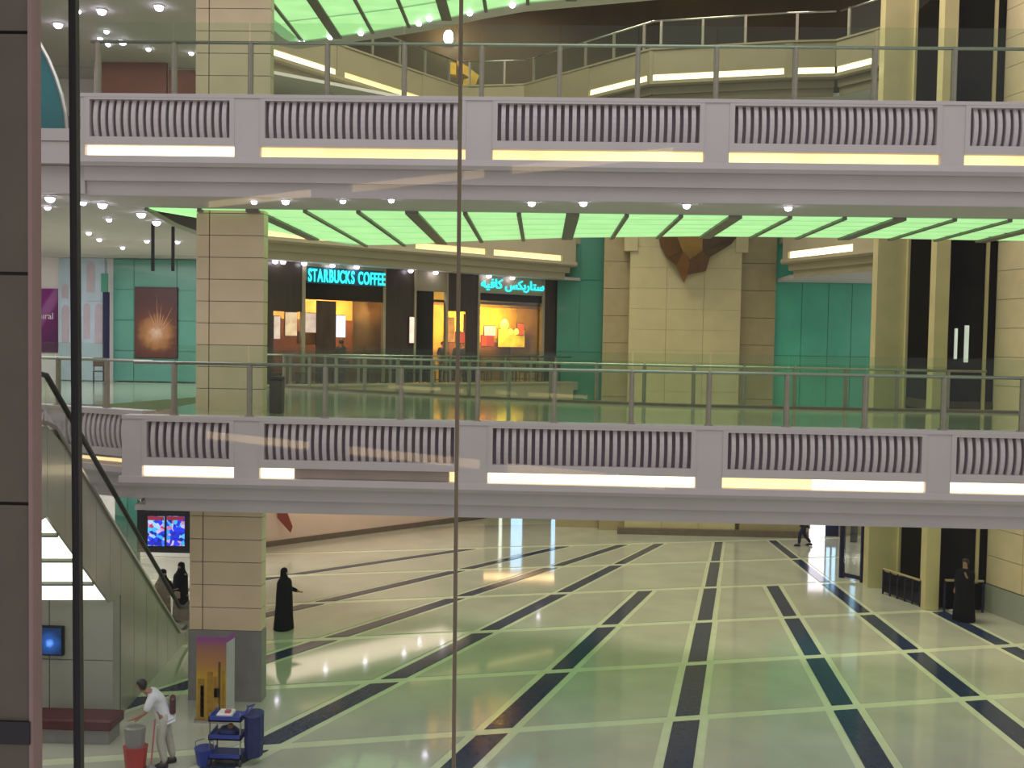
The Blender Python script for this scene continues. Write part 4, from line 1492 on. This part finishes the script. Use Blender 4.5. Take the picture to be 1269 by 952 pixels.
CY = 18.55
pa, pb = P(263, 900, CY), P(303, 900, CY)
t = thing('cleaning_cart', 'blue cleaning cart with shelves at the bottom left in front of the banner', 'cart', ((pa.x + pb.x) / 2, CY, 0))
for x in (pa.x + .02, pb.x - .02):
    for y in (CY - .2, CY + .25):
        B().tube([(x, y, .1), (x, y, 1.05)], .014, 6).build('post', M_metal, t)
        w_ = B()
        w_.tube([(x - .02, y, .06), (x + .02, y, .06)], .06, 10)
        w_.build('caster', M_black, t)
for zs_ in (.14, .52, .88):
    bb = B()
    bb.box(pa.x, pb.x, CY - .23, CY + .28, zs_, zs_ + .03)
    bb.box(pa.x, pb.x, CY - .23, CY - .20, zs_, zs_ + .10)
    bb.box(pa.x, pa.x + .02, CY - .23, CY + .28, zs_, zs_ + .10)
    bb.box(pb.x - .02, pb.x, CY - .23, CY + .28, zs_, zs_ + .10)
    bb.build('shelf', M_blue, t)
B().tube([(pb.x - .02, CY - .2, 1.0), (pb.x + .12, CY - .2, 1.06), (pb.x + .12, CY + .25, 1.06), (pb.x - .02, CY + .25, 1.0)], .016, 6).build('handle', M_blue, t)
b0, b1 = P(303, 905, CY).x, P(327, 905, CY).x
bb = B()
for (zz_, k) in ((.16, .85), (.45, 1.0), (.8, .98), (.98, .92), (1.0, .7)):
    pass
bb.loft([((b0 + b1) / 2, CY, .16, (b1 - b0) * .44, .20), ((b0 + b1) / 2, CY, .45, (b1 - b0) * .50, .24), ((b0 + b1) / 2, CY, .80, (b1 - b0) * .49, .23), ((b0 + b1) / 2, CY, .97, (b1 - b0) * .51, .24), ((b0 + b1) / 2, CY, 1.0, (b1 - b0) * .46, .21)], 10)
bb.build('waste_bag', M_navyb, t)
x = (pa.x + pb.x) / 2
t = thing('paper_pack', 'white paper pack with a pink label on top of the blue cart', 'pack', (x, CY, .912))
B().box(x - .20, x + .10, CY - .14, CY + .16, .912, 1.0).build('pack', M_paper, t, bevel=.02)
B().box(x - .04, x + .06, CY - .10, CY, 1.0, 1.05).build('label', M_pink, t)
t = thing('cloth_bundle', 'dark cloth bundle on the middle shelf of the blue cart', 'cloth', (x, CY, .552))
b = B().loft([(x, CY, .552, .20, .15), (x + .02, CY, .62, .22, .17), (x, CY, .70, .15, .12), (x, CY, .73, .05, .04)], 9)
b.build('bundle', M_navyb, t, smooth=True)
B().loft([(x + .05, CY - .05, .70, .06, .05), (x + .06, CY - .05, .76, .06, .05), (x + .06, CY - .05, .79, .03, .03)], 8).build('sponge', mat('brown_sponge', (.25, .13, .04), .8), t)
x2 = P(252, 940, CY).x
t = thing('blue_bucket', 'blue bucket at the left foot of the cleaning cart', 'bucket', (x2, CY - .1, 0))
B().loft([(x2 + .06, CY - .1, 0, .14, .14), (x2 + .06, CY - .1, .30, .19, .19), (x2 + .06, CY - .1, .32, .20, .20)], 14).build('pail', M_blue, t)
B().tube([(x2 - .13, CY - .1, .30), (x2 - .11, CY - .1, .44), (x2 + .06, CY - .1, .50), (x2 + .23, CY - .1, .44), (x2 + .25, CY - .1, .30)], .01, 5).build('handle', M_metal, t)
# mop bucket
xm = P(168, 940, 18.0).x
t = thing('mop_bucket', 'red mop bucket with a grey wringer in front of the cleaner', 'bucket', (xm, 18.0, 0))
B().loft([(xm, 18, .10, .19, .15), (xm, 18, .48, .23, .19), (xm, 18, .50, .24, .20)], 12).build('pail', M_red, t)
B().loft([(xm - .01, 18, .50, .18, .15), (xm - .01, 18, .86, .21, .16), (xm - .01, 18, .88, .16, .12)], 10).build('wringer', M_grey, t)
for dx in (-.13, .13):
    for dy in (-.1, .1):
        B().tube([(xm + dx - .02, 18 + dy, .05), (xm + dx + .02, 18 + dy, .05)], .05, 8).build('caster', M_black, t)


# ================================================================== PEOPLE
JOINTS = {
    'pelvis': ((0, 0, .95), .125), 'spine': ((0, .0, 1.14), .115), 'chest': ((0, 0, 1.32), .125), 'neck': ((0, .005, 1.475), .052),
    'jaw': ((0, -.02, 1.55), .062), 'head': ((0, -.012, 1.63), .083), 'crown': ((0, 0, 1.70), .055), 'nose': ((0, -.105, 1.605), .012),
    'sl': ((.17, 0, 1.40), .055), 'el': ((.225, .02, 1.13), .041), 'wl': ((.22, -.06, .90), .028), 'hl': ((.22, -.085, .83), .030),
    'sr': ((-.17, 0, 1.40), .055), 'er': ((-.225, .02, 1.13), .041), 'wr': ((-.22, -.06, .90), .028), 'hr': ((-.22, -.085, .83), .030),
    'tl': ((.09, 0, .88), .085), 'kl': ((.10, -.015, .50), .057), 'al': ((.10, .02, .09), .040), 'fl': ((.11, -.13, .035), .032),
    'tr': ((-.09, 0, .88), .085), 'kr': ((-.10, -.015, .50), .057), 'ar': ((-.10, .02, .09), .040), 'fr': ((-.11, -.13, .035), .032)}
BONES = [('pelvis', 'spine'), ('spine', 'chest'), ('chest', 'neck'), ('neck', 'jaw'), ('jaw', 'head'), ('head', 'crown'), ('head', 'nose'),
         ('chest', 'sl'), ('sl', 'el'), ('el', 'wl'), ('wl', 'hl'), ('chest', 'sr'), ('sr', 'er'), ('er', 'wr'), ('wr', 'hr'),
         ('pelvis', 'tl'), ('tl', 'kl'), ('kl', 'al'), ('al', 'fl'), ('pelvis', 'tr'), ('tr', 'kr'), ('kr', 'ar'), ('ar', 'fr'), ('pelvis', 'hem'), ('pelvis', 'waist')]


def skin_mesh(verts, edges, radii, root=0, sub=1):
    me = bpy.data.meshes.new('skin_src')
    me.from_pydata(verts, edges, [])
    o = bpy.data.objects.new('skin_src', me)
    COL.objects.link(o)
    md = o.modifiers.new('s', 'SKIN')
    md.use_smooth_shade = True
    for i, r in enumerate(radii):
        d = me.skin_vertices[0].data[i]
        d.radius = (r, r)
        d.use_root = (i == root)
    ss = o.modifiers.new('u', 'SUBSURF')
    ss.levels = sub
    ss.render_levels = sub
    dg = bpy.context.evaluated_depsgraph_get()
    out = bpy.data.meshes.new_from_object(o.evaluated_get(dg))
    bpy.data.objects.remove(o)
    bpy.data.meshes.remove(me)
    return out


def figure(J, keys, fat=0.0, fingers=False, trim=None):
    names = [k for k in J if k in keys]
    idx = {k: i for i, k in enumerate(names)}
    vs = [J[k][0] for k in names]
    rs = [J[k][1] + fat for k in names]
    es_ = [(idx[a], idx[b]) for a, b in BONES if a in idx and b in idx]
    if fingers:
        for h, wr_ in (('hl', 'wl'), ('hr', 'wr')):
            hp, wp = Vector(J[h][0]), Vector(J[wr_][0])
            d = (hp - wp).normalized()
            side = d.cross(Vector((0, 0, 1)))
            if side.length < .1: side = Vector((1, 0, 0)).cross(d)
            side.normalize()
            up = side.cross(d)
            for k, ln in enumerate((.075, .085, .08, .062)):
                b0 = hp + side * (.024 - .016 * k) + d * .012
                b1 = b0 + d * ln * .55 + side * (.006 - .004 * k)
                b2 = b1 + d * ln * .4 + up * .014
                n = len(vs)
                vs += [tuple(b0), tuple(b1), tuple(b2)]
                rs += [.010, .0085, .007]
                es_ += [(idx[h], n), (n, n + 1), (n + 1, n + 2)]
            b0 = hp + side * .034 - d * .02
            b1 = b0 + side * .022 + d * .035
            n = len(vs)
            vs += [tuple(b0), tuple(b1)]
            rs += [.011, .008]
            es_ += [(idx[h], n), (n, n + 1)]
    root = idx.get('pelvis', 0)
    return skin_mesh(vs, es_, rs, root)


def mesh_ob(name, me, m, parent):
    me.materials.clear()
    me.materials.append(m)
    for p in me.polygons: p.use_smooth = True
    o = bpy.data.objects.new(name, me)
    COL.objects.link(o)
    o.parent = parent
    return o


def pose(**kw):
    J = dict(JOINTS)
    for k, v in kw.items():
        J[k] = (v, JOINTS[k][1])
    return J


def eyes(J, parent):
    h = Vector(J['head'][0])
    for s in (-1, 1):
        b = B()
        c = h + Vector((.032 * s, -.078, .012))
        b.loft([(c.x, c.y, c.z - .008, .005, .003), (c.x, c.y, c.z, .013, .006), (c.x, c.y, c.z + .008, .005, .003)], 8)
        b.build('eye', M_black, parent, local=True)


def hair(J, parent, m=M_hair):
    h = Vector(J['head'][0])
    b = B()
    b.loft([(h.x, h.y + .035, h.z - .06, .075, .055), (h.x, h.y + .025, h.z + .01, .096, .080), (h.x, h.y + .012, h.z + .06, .094, .092), (h.x, h.y + .01, h.z + .10, .062, .065), (h.x, h.y + .01, h.z + .118, .02, .02)], 14)
    b.build('hair', m, parent, smooth=True, local=True)


def robe(parent, m, w=.27, d=.25, lean=0.0, top=1.47):
    b = B()
    b.loft([(0, .01, .012, w * 1.05, d * 1.15), (0, .01, .30, w * .98, d * 1.05), (0, 0, .70, w * .88, d * .95), (lean * .4, 0, .95, w * .86, d * .92), (lean * .7, 0, 1.15, w * .86, d * .86),
            (lean, 0, 1.33, w * .90, d * .80), (lean, 0, 1.41, w * .76, d * .66), (lean, .005, top, .075, .075)], 18)
    return b.build('robe', m, parent, smooth=True, local=True)


def sleeves(J, parent, m):
    me = figure(J, ('sl', 'el', 'wl'), .028)
    o = mesh_ob('sleeve', me, m, parent)
    me2 = figure(J, ('sr', 'er', 'wr'), .028)
    mesh_ob('sleeve', me2, m, parent)


def veil(J, parent, m):
    h = Vector(J['head'][0])
    b = B()
    b.loft([(h.x, h.y + .03, 1.20, .22, .15), (h.x, h.y + .03, 1.38, .21, .14), (h.x, h.y + .03, h.z - .12, .12, .105), (h.x, h.y + .032, h.z - .04, .107, .095), (h.x, h.y + .028, h.z + .04, .108, .100),
            (h.x, h.y + .022, h.z + .095, .082, .082), (h.x, h.y + .02, h.z + .125, .03, .03)], 16)
    return b.build('veil', m, parent, smooth=True, local=True)


ALLJ = tuple(JOINTS)


def robed(label, loc, rz, J=None, scale=1.0, m=M_abaya, w=.27, bag=False, veiled=True, group=None, scarf=None):
    J = J or pose()
    t = thing('person', label, 'person', loc, rz, group, local=True)
    t.scale = (scale,) * 3
    mesh_ob('body', figure(J, ALLJ, 0, True), M_skin, t)
    eyes(J, t)
    robe(t, m, w)
    sleeves(J, t, m)
    if veiled:
        veil(J, t, m)
    elif scarf:
        veil(J, t, scarf)
    else:
        hair(J, t)
    if bag:
        h = Vector(J['hl'][0])
        o = B().box(h.x - .05, h.x + .05, h.y - .16, h.y + .12, h.z - .30, h.z - .06).build('handbag', M_black, t, bevel=.015, local=True)
    return t


def clothed(label, loc, rz, J, shirt, trousers, scale=1.0, group=None):
    t = thing('person', label, 'person', loc, rz, group, local=True)
    t.scale = (scale,) * 3
    mesh_ob('body', figure(J, ALLJ, 0, True), M_skin, t)
    eyes(J, t)
    hair(J, t)
    JJ = dict(J)
    pv, sp = Vector(J['pelvis'][0]), Vector(J['spine'][0])
    JJ['hem'] = (tuple(pv + (pv - sp) * .55), .125)
    JJ['waist'] = (tuple(pv + (sp - pv) * .5), .105)
    mesh_ob('shirt', figure(JJ, ('pelvis', 'spine', 'chest', 'sl', 'el', 'sr', 'er', 'hem'), .032), shirt, t)
    mesh_ob('trousers', figure(JJ, ('pelvis', 'tl', 'kl', 'al', 'tr', 'kr', 'ar', 'waist'), .024), trousers, t)
    for s, k in (('l', 'al'), ('r', 'ar')):
        a = Vector(J[k][0])
        f = Vector(J['f' + s][0])
        b = B()
        c = (a + f) / 2
        b.loft([(c.x, c.y - .01, min(a.z, f.z) - .034, .05, .14), (c.x, c.y - .01, min(a.z, f.z) + .01, .052, .145), (c.x, c.y + .03, min(a.z, f.z) + .06, .042, .085)], 12)
        b.build('shoe', M_black, t, smooth=True, local=True)
    return t


g = G(352, 779, 0)
J = pose(el=(.20, -.12, 1.12), wl=(.10, -.36, 1.06), hl=(.08, -.43, 1.05))
robed('lone woman in a black abaya walking on the tiles right of the stone column', (g.x, g.y, 0), math.pi / 2, J, 1.0, M_abaya, .35)
for i, (px, py, rz, lab) in enumerate(((202, 779, .9, 'leftmost black robed woman waiting behind the foot of the escalator'),
                                       (224, 768, -.3, 'middle black robed woman with a bright handbag behind the foot of the escalator'),
                                       (246, 777, -.8, 'black robed woman half hidden by the stone column near the escalator'))):
    g = G(px, py, 0)
    J = pose(el=(.21, -.10, 1.13), wl=(.08, -.24, 1.0), hl=(.03, -.29, .99))
    t = robed(lab, (g.x, g.y, 0), rz, J, .97, M_abaya, .23)
    if i == 1:
        B().box(-.02, .16, -.30, -.22, .72, .92).build('handbag', mat('pale_pink_leather', (.55, .36, .33), .4), t, bevel=.02, local=True)
g = G(1194, 769, 0)
J = pose(el=(.24, -.14, 1.16), wl=(.16, -.30, 1.28), hl=(.14, -.33, 1.35))
robed('man in a long black robe holding up a hand before the right wall', (g.x, g.y, 0), -.75, J, 1.10, M_abaya, .29, veiled=False, scarf=None)
g = G(996, 677, 0)
J = pose(kl=(.09, -.20, .50), al=(.09, -.22, .10), fl=(.10, -.36, .05), kr=(-.09, .03, .49), ar=(-.09, .30, .14), fr=(-.09, .20, .05), el=(.24, .10, 1.13), wl=(.22, .16, .92), hl=(.22, .16, .84), er=(-.24, -.06, 1.13), wr=(-.2, -.22, .95), hr=(-.2, -.27, .89))
clothed('walking person in dark trousers in front of the bright entrance', (g.x, g.y, 0), -math.pi / 2, J, M_abaya2, M_navy)
# cleaner
x = P(203, 900, 18.3).x
J = pose(spine=(0, -.06, 1.12), chest=(0, -.17, 1.28), neck=(0, -.29, 1.40), jaw=(0, -.355, 1.435), head=(0, -.385, 1.50), crown=(0, -.40, 1.57), nose=(0, -.475, 1.465),
         sl=(.17, -.20, 1.33), el=(.22, -.30, 1.08), wl=(.15, -.48, .98), hl=(.12, -.54, .95), sr=(-.17, -.20, 1.33), er=(-.24, -.22, 1.06), wr=(-.20, -.36, .90), hr=(-.18, -.42, .85),
         kl=(.10, -.06, .5), kr=(-.10, .08, .5), ar=(-.1, .16, .09), fr=(-.11, .02, .035))
t = clothed('cleaner in white shirt and pale trousers bending over the red mop bucket', (x, 18.3, 0), -1.2, J, M_shirt, M_beige, 1.07)
B().box(-.10, .14, .10, .20, .96, 1.26).build('shoulder_bag', M_maroon, t, bevel=.03, local=True)
B().box(-.16, -.10, .02, .09, .62, .92).build('radio_case', M_black, t, bevel=.01, local=True)
mp = thing('mop', 'pink handled mop held upright by the cleaner in the white shirt', 'mop', (x - .02, 18.0, 0))
B().tube([(x - .12, 17.98, .12), (x - .06, 18.02, 1.02)], .016, 6).build('handle', M_pink, mp)
B().loft([(x - .12, 17.98, 0.0, .16, .12), (x - .12, 17.98, .07, .12, .09), (x - .12, 17.98, .16, .03, .03)], 10).build('mop_head', M_grey, mp)

# ================================================================== CAFE TERRACE (seen through two railings)
def cafe_chair():
    t = thing('cafe_chair', 'dark wooden chair', 'chair', local=True)
    B().box(-.21, .21, -.21, .21, .42, .46).build('seat', M_woodc, t, bevel=.01, local=True)
    b = B()
    b.box(-.21, .21, .18, .22, .60, .92)
    b.build('backrest', M_woodc, t, bevel=.01, local=True)
    for sx in (-1, 1):
        B().tube([(sx * .18, -.18, 0), (sx * .18, -.18, .43)], .02, 6).build('leg', M_black, t, local=True)
        B().tube([(sx * .18, .19, 0), (sx * .18, .20, .92)], .02, 6).build('leg', M_black, t, local=True)
    return t


def cafe_table():
    t = thing('cafe_table', 'round dark table', 'table', local=True)
    B().loft([(0, 0, .72, .36, .36), (0, 0, .75, .37, .37)], 18).build('tabletop', M_woodc, t, local=True)
    B().tube([(0, 0, .03), (0, 0, .72)], .035, 8).build('stem', M_black, t, local=True)
    B().loft([(0, 0, 0, .24, .24), (0, 0, .03, .20, .20)], 14).build('base', M_black, t, local=True)
    return t


ch, tb = cafe_chair(), cafe_table()
used = [0, 0]
tabs = [360, 405, 450, 500, 545, 590, 640, 676]
where = ['leftmost', 'second', 'third', 'fourth', 'fifth', 'sixth', 'seventh', 'rightmost']
for i, px in enumerate(tabs):
    q = LN(px, 440, Vector(FAR_A) + fn * (.62), Vector(FAR_B) + fn * (.62))
    x, y = q.x, q.y
    lab = '%s round dark cafe table behind the far railing' % where[i]
    if not used[0]:
        o = tb
        o.location = (x, y, L2 - .022)
        o['label'] = lab
        used[0] = 1
    else:
        o = copy_thing(tb, (x, y, L2 - .022), label=lab)
    o['group'] = 'cafe tables on the terrace'
    for s, side in ((-1, 'left'), (1, 'right')):
        lab = 'dark wooden cafe chair on the %s of the %s terrace table' % (side, where[i])
        cxx, cyy = x + fd.x * s * .50, y + fd.y * s * .50
        rz = FRA + (math.pi / 2 if s < 0 else -math.pi / 2)
        if not used[1]:
            o = ch
            o.location = (cxx, cyy, L2 - .022)
            o.rotation_euler = (0, 0, rz)
            o['label'] = lab
            used[1] = 1
        else:
            o = copy_thing(ch, (cxx, cyy, L2 - .022), rz, lab)
        o['group'] = 'cafe chairs on the terrace'
Jst = pose()
for i, (px, dp, rz, lab) in enumerate(((549, 1.6, .5, 'standing customer in dark clothes left of the thin glass joint at the shop door'), (561, 2.4, -.4, 'customer in dark clothes beside the glowing orange panel'),
                                       (572, 1.7, .2, 'customer in dark clothes right of the thin glass joint by the red box'), (456, 1.5, 1.2, 'dark silhouette of a customer inside the shop before the orange wall'),
                                       (423, 1.2, 2.6, 'customer in dark clothes before the glowing lilac panel'))):
    p = FS(px, 420, dp)
    q = FO + fd * p[0] + fn * dp
    clothed(lab, (q.x, q.y, L2 - .022), rz, Jst, M_abaya2, M_navy, .99)
# dark bin next to the column and chair on the left
g = G(343, 511, L2)
t = thing('waste_bin', 'tall dark waste bin standing right of the middle storey column', 'bin', (g.x, g.y, L2 - .02))
B().box(g.x - .14, g.x + .14, g.y - .14, g.y + .14, L2 - .02, L2 + .72).build('body', M_darkbrown, t, bevel=.02)
B().box(g.x - .15, g.x + .15, g.y - .15, g.y + .15, L2 + .72, L2 + .80).build('lid', M_black, t, bevel=.02)
g = G(123, 475, L2)
copy_thing(ch, (g.x, min(g.y, 34.5), L2 - .021), .4, 'lone dark chair on the left wing beside the slim sign post')['group'] = None

# ================================================================== FOREGROUND LIFT GLASS AND PILLAR
YG = 3.4
wi = thing('window_1', None, None, (0, YG, 6.3), kind='structure')
B().box(-4.5, P(564, 476, YG).x - .004, YG, YG + .012, 5.6, 10.8).build('pane', M_front, wi)
B().box(P(568, 476, YG).x + .004, 4.5, YG, YG + .012, 5.6, 10.8).build('pane', M_front, wi)


def strip(nm, x0, x1, wpx, m, dy0, dy1):
    a, b = P(x0, 0, YG), P(x1, IH, YG)
    d = (a - b)
    a, b = a + d * .3, b - d * .15
    hw = wpx / 2 * YG / FPX
    bb = B()
    rr = []
    for q in (b, a):
        rr.append([bb.bm.verts.new(v) for v in ((q.x - hw, YG + dy0, q.z), (q.x + hw, YG + dy0, q.z), (q.x + hw, YG + dy1, q.z), (q.x - hw, YG + dy1, q.z))])
    bb._rings(rr)
    return bb.build(nm, m, wi)


strip('mullion', 91, 97.5, 9, M_mull, -.012, .016)
strip('silicone_joint', 571.5, 562, 4.6, mat('grey_silicone', (.16, .13, .09), .35, .3, var=.1), -.004, .016)
YP = 3.25
pl_ = thing('stone_pillar', 'dark brown stone pillar at the left edge, close to the camera', 'column', (-2.0, YP, 5.5))
xr0, xr1 = P(38, 0, YP), P(43, IH, YP)
xe = (xr0.x + xr1.x) / 2
zj = [P(10, y, YP).z for y in (-250, 40, 339, 624, 897)] + [5.2]
for a, b in zip(zj, zj[1:]):
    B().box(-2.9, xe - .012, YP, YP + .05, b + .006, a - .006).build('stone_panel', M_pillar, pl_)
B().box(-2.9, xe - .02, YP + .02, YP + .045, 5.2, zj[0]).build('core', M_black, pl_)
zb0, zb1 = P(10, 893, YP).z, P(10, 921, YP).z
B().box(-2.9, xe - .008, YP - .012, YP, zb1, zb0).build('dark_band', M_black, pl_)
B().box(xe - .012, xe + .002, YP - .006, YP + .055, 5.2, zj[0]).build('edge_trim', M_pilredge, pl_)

# opposite balcony across the near court, unseen behind the camera: its light strips glint in the lift glass
for zl_ in (L2, L3):
    t = fascia('opposite_balcony', 'x', 'x', (3.5, -12.0), (-12.5, -23.0), zl_, [(1.2, 5.2), (5.9, 10.2), (11.6, 16.0)], slots=False) if False else fascia('opposite_balcony', None, (3.5, -12.0), (-12.5, -23.0), zl_, [(1.2, 5.2), (5.9, 10.2), (11.6, 16.0)], slots=False, cat=None, strip_mat=M_ghost)
    t['kind'] = 'structure'
